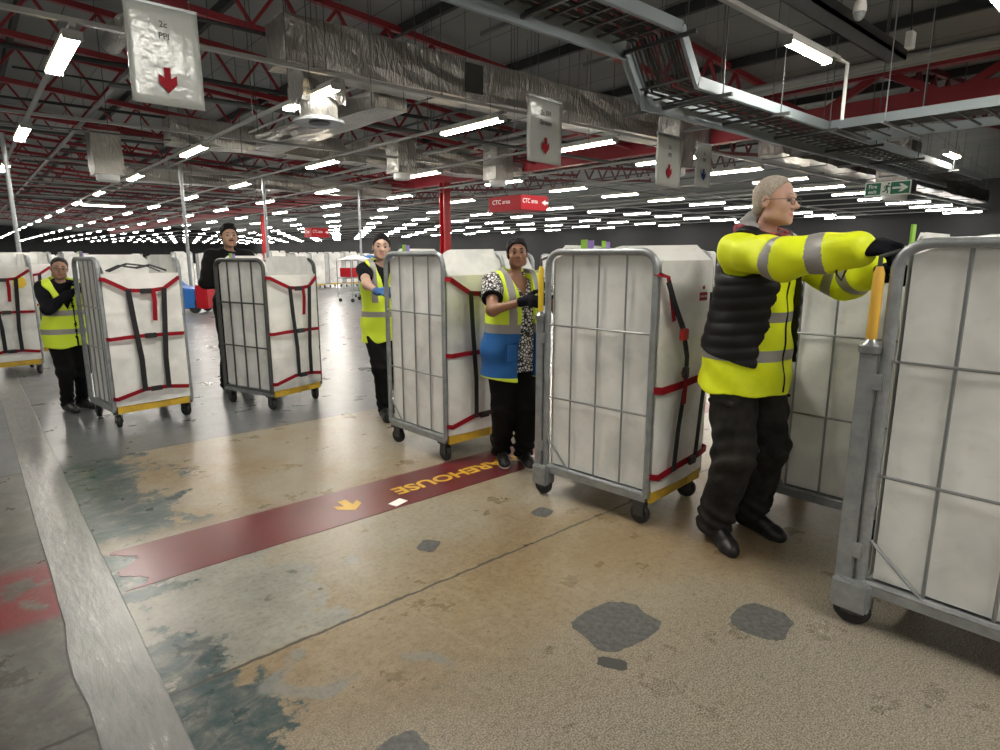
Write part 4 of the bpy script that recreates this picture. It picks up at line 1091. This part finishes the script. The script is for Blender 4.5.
        Cp((-.034,-.079,.022), (.034,-.079,.022), .010, .010, .018)
        for q in (-1,1): E((q*.031,-.095,.002), (.017,.015,.010), .012, 'sub')
        Cp((0,-.085,.010), (0,-.110*1.02*nose,-.028), .0075, .012, .012)
        for q in (-1,1): E((q*.012,-.097,-.033), (.009,.011,.008), .008)
        E((0,-.0885,-.058), (.023,.009,.0062), .006); E((0,-.0870,-.069), (.020,.0095,.0066), .006)
        Cp((-.020,-.0965,-.0632), (.020,-.0965,-.0632), .0022, .0022, .004, 'sub')
        if ears:
            for q in (-1,1):
                E((q*.078,.012,-.008), (.009,.019,.031), .008); E((q*.084,.008,-.004), (.005,.010,.018), .006, 'sub')
    def build_body(s, root, skin, sleeve_up=True):
        lo, hi = s.bounds(0.02, s.hc[2]+.16); f = SDF(lo, hi, s.h)
        s.torso(f, -.012); s.arms(f, -.006); s.legs(f, -.012); s.hand(f, 0); s.hand(f, 1)
        for i in (0,1):
            t = V3(math.sin(s.toes[i])*1., -math.cos(s.toes[i]), 0); f.cap(s.ank[i]+V3(0,.0,-.03), s.feet[i]+t*.11+V3(0,0,.04), .032, .026, .03)
        s.head(f)
        lipm = lambda C: s.facemat(C)
        o = ob('body', f.mesh('body', [M[skin], M[skin+'_lip']], lipm), root); return o
    def facemat(s, C):
        L = (C-s.hc)@s.HR/s.hs
        lips = (np.abs(L[:,0]) < .0225*np.sqrt(np.clip(1-((L[:,2]+.0635)/.0125)**2,0,1))) & (L[:,1] < -.086) & (np.abs(L[:,2]+.0635) < .0125)
        return lips.astype(int)
    def eyes(s, root, iris='iris', brow=None, browz=.030):
        for q in (-1,1):
            mb = MB(); c = (q*.031,-.0745,.001)
            n = 14; vs = []; fs = []; mi = []
            rr = .0132
            for a in range(n+1):
                th = PI*a/n
                for b in range(n): ph = 2*PI*b/n; vs.append(tuple(s.hp(c[0]+rr*math.sin(th)*math.cos(ph), c[1]-rr*math.cos(th), c[2]+rr*.66*math.sin(th)*math.sin(ph))))
            for a in range(n):
                for b in range(n):
                    mb_i = 2 if a < 2 else (1 if a < 4 else 0)
                    fs.append((a*n+b, a*n+(b+1) % n, (a+1)*n+(b+1) % n, (a+1)*n+b)); mi.append(mb_i)
            mb.v = vs; mb.f = fs; mb.m = mi
            mb.build('eye', [M['eye_white'], M[iris], M['black']], root, True)
            if brow:
                mb = MB(); mb.tube([s.hp(q*.012,-.0905,browz-.004), s.hp(q*.024,-.0895,browz+.002), s.hp(q*.036,-.083,browz+.002), s.hp(q*.046,-.073,browz-.005)], [.0028,.0038,.0034,.0018], 6)
                mb.build('eyebrow', M[brow], root, True)
    def hair(s, root, m, pl=((-.088,.072),(.035,-.055)), inf=.008, extra=None, name='hair', h=None, zcut=None, noise=.0015):
        lo, hi = s.hc-.22*s.hs, s.hc+.20*s.hs; f = SDF(lo, hi, h or s.h*.8); hs = s.hs
        f.ell(s.hp(0,.014,.036), np.array((.076+inf,.096+inf,.086+inf))*hs, .02, rot=s.HR)
        f.ell(s.hp(0,.045,-.02), np.array((.066+inf,.058+inf,.07))*hs, .02, rot=s.HR)
        (y0,z0),(y1,z1) = pl; ny, nz = -(z1-z0), (y1-y0); L = math.hypot(ny,nz); ny, nz = ny/L, nz/L
        HR, hc = s.HR, s.hc
        def plane(X, Y, Z):
            x, y, z = X-hc[0], Y-hc[1], Z-hc[2]
            yl = (HR[0,1]*x+HR[1,1]*y+HR[2,1]*z)/hs; zl = (HR[0,2]*x+HR[1,2]*y+HR[2,2]*z)/hs
            return -((yl-y0)*ny+(zl-z0)*nz)*hs
        f.cut(plane)
        if zcut is not None:
            f.cut(lambda X, Y, Z: -(((HR[0,2]*(X-hc[0])+HR[1,2]*(Y-hc[1])+HR[2,2]*(Z-hc[2]))/hs)-zcut)*hs)
        if noise: f.warp(lambda X, Y, Z: noise*(np.sin(X*260+Z*90)+np.sin(Y*230-Z*120+X*60)))
        if extra: extra(f)
        return ob(name, f.mesh(name, M[m]), root)
    def glasses(s, root, m='black'):
        mb = MB()
        for q in (-1,1):
            pts = [s.hp(q*.033+.024*math.cos(2*PI*a/16), -.104+.06*abs((.024*math.cos(2*PI*a/16)))*(1 if q*math.cos(2*PI*a/16) > 0 else 0)*1.0, -.002+.0165*math.sin(2*PI*a/16)) for a in range(16)]
            mb.tube(pts, .0018*s.hs, 5, 0, True)
            mb.tube([s.hp(q*.057,-.1035,.005), s.hp(q*.072,-.085,.006), s.hp(q*.083,.005,.006), s.hp(q*.083,.022,-.008)], .0017*s.hs, 5)
        mb.tube([s.hp(-.010,-.104,.003), s.hp(0,-.1075,.006), s.hp(.010,-.104,.003)], .0016*s.hs, 5)
        g = mb.build('glasses', M[m], root, True)
        lens = MB()
        for q in (-1,1): lens.add([s.hp(q*.033+.0232*math.cos(2*PI*a/16), -.1038, -.002+.0158*math.sin(2*PI*a/16)) for a in range(16)], [tuple(range(16))])
        return g
    def shoes(s, root, m='shoe', sole='sole'):
        for i in (0,1):
            fo = s.feet[i]; t = V3(math.sin(s.toes[i]), -math.cos(s.toes[i]), 0); k = s.k
            lo = fo-V3(.22,.26,0); hi = fo+V3(.22,.22,.18); lo[2] = -.005; f = SDF(lo, hi, .005)
            heel = fo-t*.062*k*-1*0+V3(0,.03,0)-t*.03*k; ball = fo+t*.135*k
            f.cap(heel+V3(0,0,.040), ball+V3(0,0,.030), .040*k, .043*k, .02)
            f.cap(ball+V3(0,0,.030), fo+t*.172*k+V3(0,0,.028), .042*k, .034*k, .02)
            f.cap(heel+V3(0,0,.045), s.ank[i]+V3(0,0,.01), .040*k, .044*k, .03)
            f.cap(s.ank[i]+V3(0,0,.01), fo+t*.08*k+V3(0,0,.055), .040*k, .030*k, .03)
            f.cut(lambda X, Y, Z: .001-Z)
            sh = ob('shoe', f.mesh('shoe', [M[m], M[sole]], lambda C: (C[:,2] < .022).astype(int)), root)
            mb = MB()
            for q in range(4):
                c = fo+t*(.055+.022*q)*k+V3(0,0,.092-.011*q); l = np.cross(t, V3(0,0,1))
                mb.tube([c-l*.024+V3(0,0,-.01), c+V3(0,0,.002), c+l*.024+V3(0,0,-.01)], .003, 5)
            mb.build('laces', M['black'], sh)
    def trousers(s, root, m, r=(.098,.076,.074,.064), zcut=.055, pockets=False, fold=.004):
        lo, hi = s.bounds(.03, s.pel[2]+.2); lo[0] = min(p[0] for p in s.hipj+s.kn+s.ank)-.17; hi[0] = max(p[0] for p in s.hipj+s.kn+s.ank)+.17
        ys = [p[1] for p in s.hipj+s.kn+s.ank]; lo[1] = min(ys)-.2; hi[1] = max(ys)+.2
        f = SDF(lo, hi, s.h); k, g = s.k, s.g
        f.ell(s.pel+V3(0,0,.02), (.168*k*g,.128*k*g,.16*k), .03, inf=.006); s.legs(f, .004, r, .035)
        if pockets:
            for i in (0,1):
                q = -1 if i == 0 else 1; c = s.hipj[i]*.42+s.kn[i]*.58+V3(q*.082*k,.0,0)
                f.ell(c, (.022,.075,.105), .012); f.cap(c+V3(q*.012,-.06,.085), c+V3(q*.012,.06,.085), .012, .012, .008)
        f.cut(lambda X, Y, Z: zcut-Z); f.cut(lambda X, Y, Z: Z-(s.pel[2]+.10*k))
        if fold:
            kz = s.kn[0][2]
            f.warp(lambda X, Y, Z: fold*(np.sin(Z*70+Y*38+X*25)*np.exp(-((Z-kz)/.12)**2)+1.3*np.sin(Z*85+X*30-Y*35)*np.exp(-((Z-.12)/.09)**2)+.6*np.sin(Z*30+X*55+Y*20)))
        return ob('trousers', f.mesh('trousers', M[m]), root)
    def local(s, P, root): return P

for nm, c in (('skin_pale',(.56,.33,.26)),('skin_light',(.58,.37,.28)),('skin_brown',(.25,.115,.065)),('skin_tan',(.42,.25,.17)),('skin_mid',(.36,.20,.13))):
    M[nm] = mat('skin', c, .5, noise=(26,tuple(x*.86 for x in c),.4,.7)); M[nm+'_lip'] = mat('lips', (c[0]*.86,c[1]*.55,c[2]*.55), .45)
M['eye_white'] = mat('eye white', (.36,.34,.32), .3); M['iris'] = mat('brown iris', (.05,.025,.012), .2); M['iris_b'] = mat('grey iris', (.10,.12,.13), .2)
M['hair_grey'] = mat('short grey hair', (.42,.37,.32), .8, noise=(140,(.30,.24,.20),.4,.6)); M['hair_black'] = mat('black hair', (.006,.005,.005), .65, spec=.2); M['hair_dark'] = mat('dark greying hair', (.018,.015,.014), .65, spec=.2, noise=(60,(.05,.045,.042),.5,.75))
M['brow_grey'] = mat('grey brow', (.32,.27,.22), .8)
M['hivis'] = mat('hi-vis yellow fabric', (.80,.90,.006), .6, noise=(9,(.72,.82,.005),.4,.7))
M['hivis2'] = mat('hi-vis lime fabric', (.68,.86,.04), .6)
M['silver'] = mat('silver reflective tape', (.30,.29,.28), .5, .25)
M['navy'] = mat('navy black fabric', (.0045,.005,.008), .8, spec=.2); M['blackcloth'] = mat('black cloth', (.0045,.0045,.005), .85, spec=.2)
M['quilt'] = mat('black quilted nylon', (.006,.006,.007), .5, spec=.35)
M['cargo'] = mat('dark work trousers', (.034,.032,.029), .85, noise=(9,(.012,.0115,.011),.35,.65), spec=.2)
M['shoe'] = mat('black shoe leather', (.007,.007,.007), .45); M['sole'] = mat('black sole', (.02,.02,.02), .7); M['sole_w'] = mat('white sole', (.6,.6,.58), .6)
M['glove_navy'] = mat('dark navy glove', (.004,.0045,.009), .85, spec=.15); M['glove_blue'] = mat('blue glove', (.03,.11,.30), .7)
M['hood'] = mat('grey hood jersey', (.30,.30,.30), .85); M['red_check'] = mat('red checked scarf', (.42,.05,.07), .8, noise=(45,(.10,.02,.03),.45,.55))
M['bluevest'] = mat('royal blue vest fabric', (.008,.10,.32), .7)
def flower_mat():
    m = mat('black and white flowered blouse', (.7,.7,.68), .7); nt = m.node_tree; b = nt.nodes['Principled BSDF']
    tc = nt.nodes.new('ShaderNodeTexCoord'); v = nt.nodes.new('ShaderNodeTexVoronoi'); v.feature = 'DISTANCE_TO_EDGE'; v.inputs['Scale'].default_value = 46
    n = nt.nodes.new('ShaderNodeTexNoise'); n.inputs['Scale'].default_value = 40; ad = nt.nodes.new('ShaderNodeMath'); ad.operation = 'MULTIPLY_ADD'
    nt.links.new(tc.outputs['Object'], v.inputs['Vector']); nt.links.new(tc.outputs['Object'], n.inputs['Vector'])
    nt.links.new(n.outputs['Fac'], ad.inputs[0]); ad.inputs[1].default_value = .28; nt.links.new(v.outputs['Distance'], ad.inputs[2])
    r = nt.nodes.new('ShaderNodeValToRGB'); r.color_ramp.elements[0].position = .27; r.color_ramp.elements[0].color = (.015,.015,.018,1); r.color_ramp.elements[1].position = .31; r.color_ramp.elements[1].color = (.68,.67,.65,1)
    nt.links.new(ad.outputs[0], r.inputs['Fac']); nt.links.new(r.outputs['Color'], b.inputs['Base Color']); return m
M['flower'] = flower_mat()

def person(label, x, y, rz): return thing('person', label, 'person', (x,y,0), rz)
def loc_of(root_xy, rz, p):                   # world point -> person frame
    dx, dy = p[0]-root_xy[0], p[1]-root_xy[1]; c, s_ = math.cos(-rz), math.sin(-rz)
    return (dx*c-dy*s_, dx*s_+dy*c, p[2])
def glove(F, root, i, m, cuff=.05, name='glove', inf=.0035):
    W, d = F.W[i], F.hd[i]; c = W+d*.06; f = SDF(c-.2, c+.2, .0045)
    F.hand(f, i, inf); fa = unit(F.W[i]-F.E[i]); f.cap(W-fa*cuff, W+d*.02, .034*F.k, .031*F.k, .012)
    return ob(name, f.mesh(name, M[m]), root)
def band(C, A, B, t0, t1, rad=.13):           # faces along the limb A-B between two parameters
    ab = B-A; t = ((C-A)@ab)/(ab@ab); P = A+t[:,None]*ab; return (t > t0) & (t < t1) & (np.linalg.norm(C-P, axis=1) < rad)
def vest(F, root, mats, matfn, zhem, inf=.032, openw=0., neckv=.13, name='hi_vis_vest', gap=None, fold=.003, armhole=.03, wide=.8):
    lo, hi = F.bounds(zhem-.03, F.neck[2]+.1, .16); 
    lo[1] = -.40; hi[1] = .32; lo[0] = -.36; hi[0] = .36
    f = SDF(lo, hi, F.h); F.torso(f, inf, False, wide)
    f.cap(F.pel+V3(0,0,.02), V3(0,F.pel[1],zhem-.08), .155*F.k*F.g+inf*.8, .170*F.k*F.g+inf, .05, sq=((0,1,0),1.15))
    f.cut(lambda X, Y, Z: zhem-Z+.012*np.sin(X*16))
    nk = F.neck
    # V neck and neck hole
    f.cut(lambda X, Y, Z: np.where(Y < nk[1]+.02, (.078-(nk[2]-Z)*(.078/max(neckv,.02))*.6)-np.abs(X), -1.)*.8 if neckv else -1.+0*X*Y*Z)
    f.cap(nk+V3(0,0,-.02), nk+V3(0,0,.2), .075*F.k, .09*F.k, .01, 'sub')
    if openw:
        g = gap or (lambda Z: openw)
        f.cut(lambda X, Y, Z: np.where(Y < -.02, g(Z)-np.abs(X), -1.))
    for i in (0,1): f.cap(F.S[i]+V3((.012 if i else -.012),0,-.012), F.S[i]+unit(F.E[i]-F.S[i])*.16, (.052+armhole)*F.k, (.062+armhole*.6)*F.k, .01, 'sub')
    if fold: f.warp(lambda X, Y, Z: fold*(np.sin(X*32+Z*14+Y*9)+.7*np.sin(Z*38-X*22)))
    return ob(name, f.mesh(name, [M[q] for q in mats], matfn), root)

# ---- man with glasses pushing the nearest cage
bx, by, rz = 2.882, 1.452, R(-14)
P5 = person('person with grey hair and glasses in yellow hi-vis jacket and black gilet at the right', bx, by, rz)
wr = loc_of((bx,by), rz, (2.60,.90,1.478)); wl = loc_of((bx,by), rz, (2.83,.90,1.40))
F5 = Figure(1.805, lean=.06, headyaw=R(14), headpitch=R(2), feet=(loc_of((bx,by),rz,(2.79,1.485,0)), loc_of((bx,by),rz,(3.065,1.435,0))), toes=(-.42,-.05),
            wrists=(wr,wl), handdirs=(loc_of((0,0),rz,(-.1,-1,.05)), loc_of((0,0),rz,(-.35,-1,.05))), palms=(loc_of((0,0),rz,(.55,-.2,-1)), (0,0,-1)), poles=((-1,.0,-.6),(.8,.1,-.8)), curl=(1.15,1.0), girth=1.06, sh=.178, h=.005, hsc=.90)
F5.build_body(P5, 'skin_pale'); F5.eyes(P5, 'iris_b', 'brow_grey')
F5.hair(P5, 'hair_grey', ((-.062,.092),(.040,-.050)), .0025, noise=.0010)
F5.glasses(P5, 'steel_dark')
F5.shoes(P5); F5.trousers(P5, 'cargo', (.108,.090,.088,.082), pockets=True, fold=.006)
def jacket5():
    F = F5; k = F.k; lo, hi = F.bounds(.76, F.neck[2]+.08, .14); lo[1] = min(lo[1], -.8); f = SDF(lo, hi, .0048)
    F.torso(f, .022, False, 1.); F.arms(f, .012, .96, 1.16, .04, (.060,.060,.060,.050))
    f.cap(F.pel+V3(0,.0,.05), V3(-.01,.0,.68), .175*k+.03, .205*k+.03, .05, sq=((0,1,0),1.12))
    f.cut(lambda X, Y, Z: np.where(np.abs(X) < .34, np.where(Y > -.34, .80+.20*np.clip(Y+.0,0,.2)-Z, -1), -1))
    f.cap(F.neck+V3(0,0,-.03), F.neck+V3(0,0,.2), .070*k, .085*k, .012, 'sub')
    f.warp(lambda X, Y, Z: .0045*(np.sin(Y*34+X*26+Z*20)*np.where(Y < -.1, 1, .4)+.8*np.sin(Z*42-Y*24+X*15)))
    def mf(C):
        r = np.zeros(len(C), int)
        for i in (0,1):
            r[band(C, F.S[i], F.E[i], .80, .99, .12) & (C[:,1] < -.10)] = 1
            r[band(C, F.E[i], F.W[i], .36, .60, .12) & (C[:,1] < -.10)] = 1
        tor = C[:,1] > -.26
        for z0, z1 in ((.965,1.015),(1.145,1.195)): r[tor & (C[:,2] > z0) & (C[:,2] < z1)] = 1
        fr = (C[:,1] < -.05) & tor & (np.abs(C[:,0]-.03) < .007) & (C[:,2] < 1.36); r[fr] = 2
        r[(C[:,2] < .815) & tor] = 0
        return r
    return ob('hi_vis_jacket', f.mesh('hi_vis_jacket', [M['hivis'], M['silver'], M['blackcloth']], mf), P5)
jacket5()
def gilet5():
    F = F5; k = F.k; lo, hi = F.bounds(.88, F.neck[2]+.08, .14); lo[1] = -.36; hi[1] = .34; lo[0] = -.36; hi[0] = .36; f = SDF(lo, hi, F.h)
    F.torso(f, .047, False, .80)
    f.cap(F.pel+V3(0,0,.10), V3(0,0,.86), .172*k+.04, .182*k+.044, .05, sq=((0,1,0),1.14))
    f.cut(lambda X, Y, Z: .955+.25*np.clip(Y+.12,-.05,.3)-Z)
    # open front: wide wedge toward the hem
    f.cut(lambda X, Y, Z: np.where(Y < -.03, (.055+.10*np.clip((1.42-Z)/.5,0,1))-np.abs(X-.01), -1.))
    f.cap(F.neck+V3(0,0,-.05), F.neck+V3(0,.0,.2), .098*k, .13*k, .012, 'sub')
    for i in (0,1): f.cap(F.S[i]+V3(0,0,-.005), F.S[i]+unit(F.E[i]-F.S[i])*.2, .098*k, .105*k, .012, 'sub')
    f.warp(lambda X, Y, Z: -.0055*np.abs(np.sin(PI*(Z+.10*np.abs(X)+.05*Y)/.058))+.003*np.sin(X*40+Z*30))
    return ob('quilted_gilet', f.mesh('quilted_gilet', M['quilt']), P5)
gilet5()
def collar5():
    F = F5; k = F.k; nk = F.neck
    f = SDF(nk-.2, nk+.2, .005)
    f.cap(nk+V3(0,.055,-.005), nk+V3(0,.065,.065), .088*k, .074*k, .02); f.cap(nk+V3(0,.0,-.02), nk+V3(0,-.01,.015), .078*k, .070*k, .02)
    f.cap(nk+V3(0,-.03,.0), nk+V3(0,-.03,.2), .050*k, .075*k, .01, 'sub')
    f.warp(lambda X, Y, Z: .003*np.sin(Z*120+X*40+Y*30))
    ob('hood', f.mesh('hood', M['hood']), P5)
    f = SDF(nk-.22, nk+.2, .005)
    f.cap(nk+V3(0,.03,-.005), nk+V3(0,.05,.03), .122*k, .108*k, .02); f.cap(nk+V3(0,-.02,-.015), nk+V3(0,-.05,-.02), .102*k, .082*k, .02)
    f.cut(lambda X, Y, Z: (Z-(nk[2]+.058+.30*np.clip(Y-nk[1],-.1,.06))))
    f.cap(nk+V3(0,-.03,.0), nk+V3(0,-.03,.2), .055*k, .075*k, .01, 'sub')
    f.warp(lambda X, Y, Z: .003*np.sin(Z*90+X*60-Y*30))
    ob('scarf', f.mesh('scarf', M['red_check']), P5)
collar5()
glove(F5, P5, 0, 'glove_navy', .05, 'glove', .008); glove(F5, P5, 1, 'glove_navy', .05, 'glove', .008)
mb = MB(); W0 = F5.W[0]; fa = unit(F5.W[0]-F5.E[0])
mb.tube([W0-fa*.05+V3(0,0,.04), W0-fa*.055+V3(-.035,0,-.02), W0-fa*.05+V3(-.03,0,-.09), W0-fa*.045+V3(-.005,0,-.115), W0-fa*.045+V3(.02,0,-.07), W0-fa*.05+V3(.03,0,-.01)], .004, 6, 0, True); mb.build('glove_strap', M['black'], P5, True)

# ---- woman in a flowered blouse
bx, by, rz = 2.765, 3.055, R(-8)
P4 = person('person in a flowered blouse and a yellow and blue hi-vis vest', bx, by, rz)
wr = loc_of((bx,by), rz, (2.58,2.71,1.185)); wl = loc_of((bx,by), rz, (2.90,2.70,1.10))
F4 = Figure(1.565, lean=.03, headyaw=R(-30), headpitch=R(-2), headroll=R(-3), feet=(loc_of((bx,by),rz,(2.76,3.14,0)), loc_of((bx,by),rz,(2.86,3.01,0))), toes=(-.5,-.35),
            wrists=(wr,wl), handdirs=(loc_of((0,0),rz,(-.35,-1,0)), None), palms=(loc_of((0,0),rz,(.9,-.3,-.2)), (0,0,-1)), poles=((-1,.5,-.6),(1,.3,-1)), curl=(1.3,1.0), girth=1.26, sh=.195, h=.006, hsc=.93)
F4.build_body(P4, 'skin_brown'); F4.eyes(P4, 'iris', 'hair_black')
def tail4(f):
    f.cap(F4.hp(0,.09,-.03), F4.hp(.0,.105,-.10), .04, .03, .02); f.cap(F4.hp(-.02,.10,-.10), F4.hp(-.035,.09,-.17), .03, .016, .02)
F4.hair(P4, 'hair_black', ((-.074,.074),(.036,-.060)), .009, tail4)
F4.shoes(P4, 'shoe', 'sole_w'); F4.trousers(P4, 'blackcloth', (.105,.080,.078,.070), fold=.004)
def blouse4():
    F = F4; k = F.k; lo, hi = F.bounds(.66, F.neck[2]+.06, .12); f = SDF(lo, hi, F.h)
    F.torso(f, .012, False); F.arms(f, .018, 0, 1.12)
    f.cap(F.pel+V3(0,0,.03), V3(0,0,.66), .150*k*F.g+.014, .155*k*F.g+.014, .05, sq=((0,1,0),1.2))
    for b_ in (-1,1): f.ell(F.chest+V3(b_*.07,-.085,.01), (.07,.055,.065), .04, inf=.008)
    f.cut(lambda X, Y, Z: .69-Z)
    for i in (0,1):
        a = F.S[i]+(F.E[i]-F.S[i])*.60; u = unit(F.E[i]-F.S[i])
        f.cut(lambda X, Y, Z: np.where((X*(1 if i else -1)) > .12, (X-a[0])*u[0]+(Y-a[1])*u[1]+(Z-a[2])*u[2], -1.))
    nk = F.neck
    f.cut(lambda X, Y, Z: np.where(Y < nk[1], (.085-(nk[2]-Z)*.6)-np.abs(X), -1.)*.8)
    f.cap(nk+V3(0,0,-.02), nk+V3(0,0,.2), .07*k, .09*k, .01, 'sub')
    mf = lambda C: (band(C, F.S[0], F.E[0], .565, .7, .1)|band(C, F.S[1], F.E[1], .565, .7, .1)).astype(int)
    return ob('blouse', f.mesh('blouse', [M['flower'], M['blackcloth']], mf), P4)
blouse4()
def vm4(C):
    r = np.zeros(len(C), int); r[C[:,2] < .955] = 2; r[(C[:,2] >= .955) & (C[:,2] < 1.015)] = 1
    sb = (np.abs(np.abs(C[:,0])-.105) < .022) & (C[:,2] > 1.0) & (C[:,1] < .05); r[sb] = 1
    r[C[:,2] < .662] = 0
    return r
vest(F4, P4, ['hivis2','silver','bluevest'], vm4, .645, .036, .03, .20, gap=lambda Z: .045+.03*np.clip((1.2-Z)/.5,0,1), wide=.86)
MB().box(-.19,-.09,-.212,-.196,.78,.90).build('vest_pocket', M['bluevest'], P4, False, .01)
glove(F4, P4, 0, 'glove_navy', .045); 

# ---- woman with a headband behind the third cage
bx, by, rz = 2.80, 4.86, R(-10)
P3 = person('person with a dark headband and hi-vis vest standing half behind the third cage', bx, by, rz)
wr = loc_of((bx,by), rz, (2.50,4.36,1.16)); wl = loc_of((bx,by), rz, (2.85,4.42,1.15))
F3 = Figure(1.635, lean=.05, headyaw=R(-18), headroll=R(4), feet=(loc_of((bx,by),rz,(2.74,4.74,0)), loc_of((bx,by),rz,(2.92,5.02,0))), toes=(-.2,.1), wrists=(wr,wl),
            handdirs=(loc_of((0,0),rz,(0,-1,.1)), None), palms=((.6,-.2,-.7),(0,0,-1)), poles=((-1,.4,-1),(1,.4,-1)), curl=1.0, girth=.94, sh=.17, h=.008)
F3.build_body(P3, 'skin_light'); F3.eyes(P3, 'iris', 'hair_dark')
F3.hair(P3, 'hair_black', ((-.076,.074),(.040,-.060)), .007)
F3.shoes(P3); F3.trousers(P3, 'blackcloth', (.098,.072,.068,.058))
def tee(F, root, m, z0, frac=.55, sleeves=0., inf=.010, ru=1.0, name='t_shirt', cuff=.95):
    k = F.k; lo, hi = F.bounds(z0-.03, F.neck[2]+.06, .12); f = SDF(lo, hi, F.h)
    F.torso(f, inf, False); F.arms(f, inf, sleeves, ru)
    f.cap(F.pel+V3(0,0,.03), V3(0,0,z0), .16*k*F.g+inf, .165*k*F.g+inf, .05, sq=((0,1,0),1.2))
    f.cut(lambda X, Y, Z: np.where((np.abs(X) < .30) & (Y > -.28), z0-Z, -1.))
    if not sleeves:
        for i in (0,1):
            a = F.S[i]+(F.E[i]-F.S[i])*frac; u = unit(F.E[i]-F.S[i])
            f.cut(lambda X, Y, Z: np.where((X*(1 if i else -1)) > .11, (X-a[0])*u[0]+(Y-a[1])*u[1]+(Z-a[2])*u[2], -1.))
    f.cap(F.neck+V3(0,-.01,-.01), F.neck+V3(0,-.02,.2), .062*k, .08*k, .01, 'sub')
    f.warp(lambda X, Y, Z: .003*(np.sin(X*40+Z*30+Y*20)+np.sin(Z*44-Y*30)))
    return ob(name, f.mesh(name, M[m]), root)
tee(F3, P3, 'navy', .86, .55)
def vm3(C):
    r = np.zeros(len(C), int)
    for z0, z1 in ((.92,.97),): r[(C[:,2] > z0) & (C[:,2] < z1)] = 1
    r[(np.abs(np.abs(C[:,0])-.10) < .024) & (C[:,2] > 1.05)] = 1
    return r
vest(F3, P3, ['hivis2','silver'], vm3, .70, .036, .0, .15, wide=.84)
glove(F3, P3, 0, 'glove_blue', .03); glove(F3, P3, 1, 'glove_blue', .03)

# ---- man in black behind the second cage
bx, by, rz = 2.14, 6.84, R(6)
P2 = person('person in black with short black hair and moustache standing behind the second cage', bx, by, rz)
wr = loc_of((bx,by), rz, (2.06,6.52,1.15)); wl = loc_of((bx,by), rz, (2.36,6.62,1.15))
F2 = Figure(1.775, lean=.03, headyaw=R(-12), feet=(loc_of((bx,by),rz,(2.03,6.84,0)), loc_of((bx,by),rz,(2.24,6.90,0))), toes=(-.2,.2), wrists=(wr,wl),
            palms=((.5,-.2,-.8),(0,0,-1)), poles=((-1,.4,-.5),(1,.4,-.5)), curl=.9, sh=.19, h=.008)
F2.build_body(P2, 'skin_tan'); F2.eyes(P2, 'iris', 'hair_black')
F2.hair(P2, 'hair_black', ((-.082,.076),(.030,-.040)), .008, lambda f: f.ell(F2.hp(0,-.035,.112), (.055*F2.hs,.060*F2.hs,.020*F2.hs), .02))
mb = MB(); mb.tube([F2.hp(-.024,-.094,-.052), F2.hp(-.012,-.101,-.046), F2.hp(0,-.103,-.045), F2.hp(.012,-.101,-.046), F2.hp(.024,-.094,-.052)], [.003,.006,.006,.006,.003], 6); mb.build('moustache', M['hair_black'], P2, True)
F2.shoes(P2); F2.trousers(P2, 'blackcloth', (.100,.078,.074,.066))
tee(F2, P2, 'blackcloth', .84, .5, .96, .014, 1.06, 'black_jacket')

# ---- woman in glasses at the left
bx, by, rz = .66, 6.88, R(6)
P1 = person('person in glasses and a hi-vis vest over a black top at the far left', bx, by, rz)
wr = loc_of((bx,by), rz, (.70,6.68,1.12)); wl = loc_of((bx,by), rz, (.80,6.70,1.17))
F1 = Figure(1.435, lean=.02, headyaw=R(-8), headpitch=R(3), headroll=R(8), feet=(loc_of((bx,by),rz,(.60,6.93,0)), loc_of((bx,by),rz,(.72,6.99,0))), toes=(.25,.6), wrists=(wr,wl),
            palms=((.6,-.3,-.6),(0,0,-1)), poles=((-1,.2,-.7),(1,.2,-1)), curl=1.1, girth=1.12, sh=.185, h=.008)
F1.build_body(P1, 'skin_mid'); F1.eyes(P1, 'iris', 'hair_dark')
F1.hair(P1, 'hair_dark', ((-.066,.086),(.040,-.060)), .004); F1.glasses(P1, 'black')
F1.shoes(P1); F1.trousers(P1, 'blackcloth', (.105,.078,.070,.058))
tee(F1, P1, 'navy', .66, .5, .97, .010, 1.06, 'long_sleeved_top')
def vm1(C):
    r = np.zeros(len(C), int)
    for z0, z1 in ((.755,.80),(.925,.97)): r[(C[:,2] > z0) & (C[:,2] < z1)] = 1
    r[(np.abs(C[:,0]-.04) < .008) & (C[:,1] < 0)] = 2
    return r
vest(F1, P1, ['hivis2','silver','blackcloth'], vm1, .635, .038, .0, .15, wide=.84)
glove(F1, P1, 0, 'glove_navy', .03); glove(F1, P1, 1, 'glove_navy', .03)


# ------------------------------------------------------------------ world, view
w = bpy.data.worlds.new('world'); SC.world = w; w.use_nodes = True
w.node_tree.nodes['Background'].inputs[0].default_value = (.6,.62,.65,1); w.node_tree.nodes['Background'].inputs[1].default_value = .05
SC.view_settings.view_transform = 'Standard'; SC.view_settings.look = 'None'; SC.view_settings.gamma = 1; SC.view_settings.use_curve_mapping = False
SC.view_settings.exposure = 0.9
SC.cycles.max_bounces = 6; SC.cycles.use_light_tree = True
SC.cycles.sample_clamp_indirect = 6
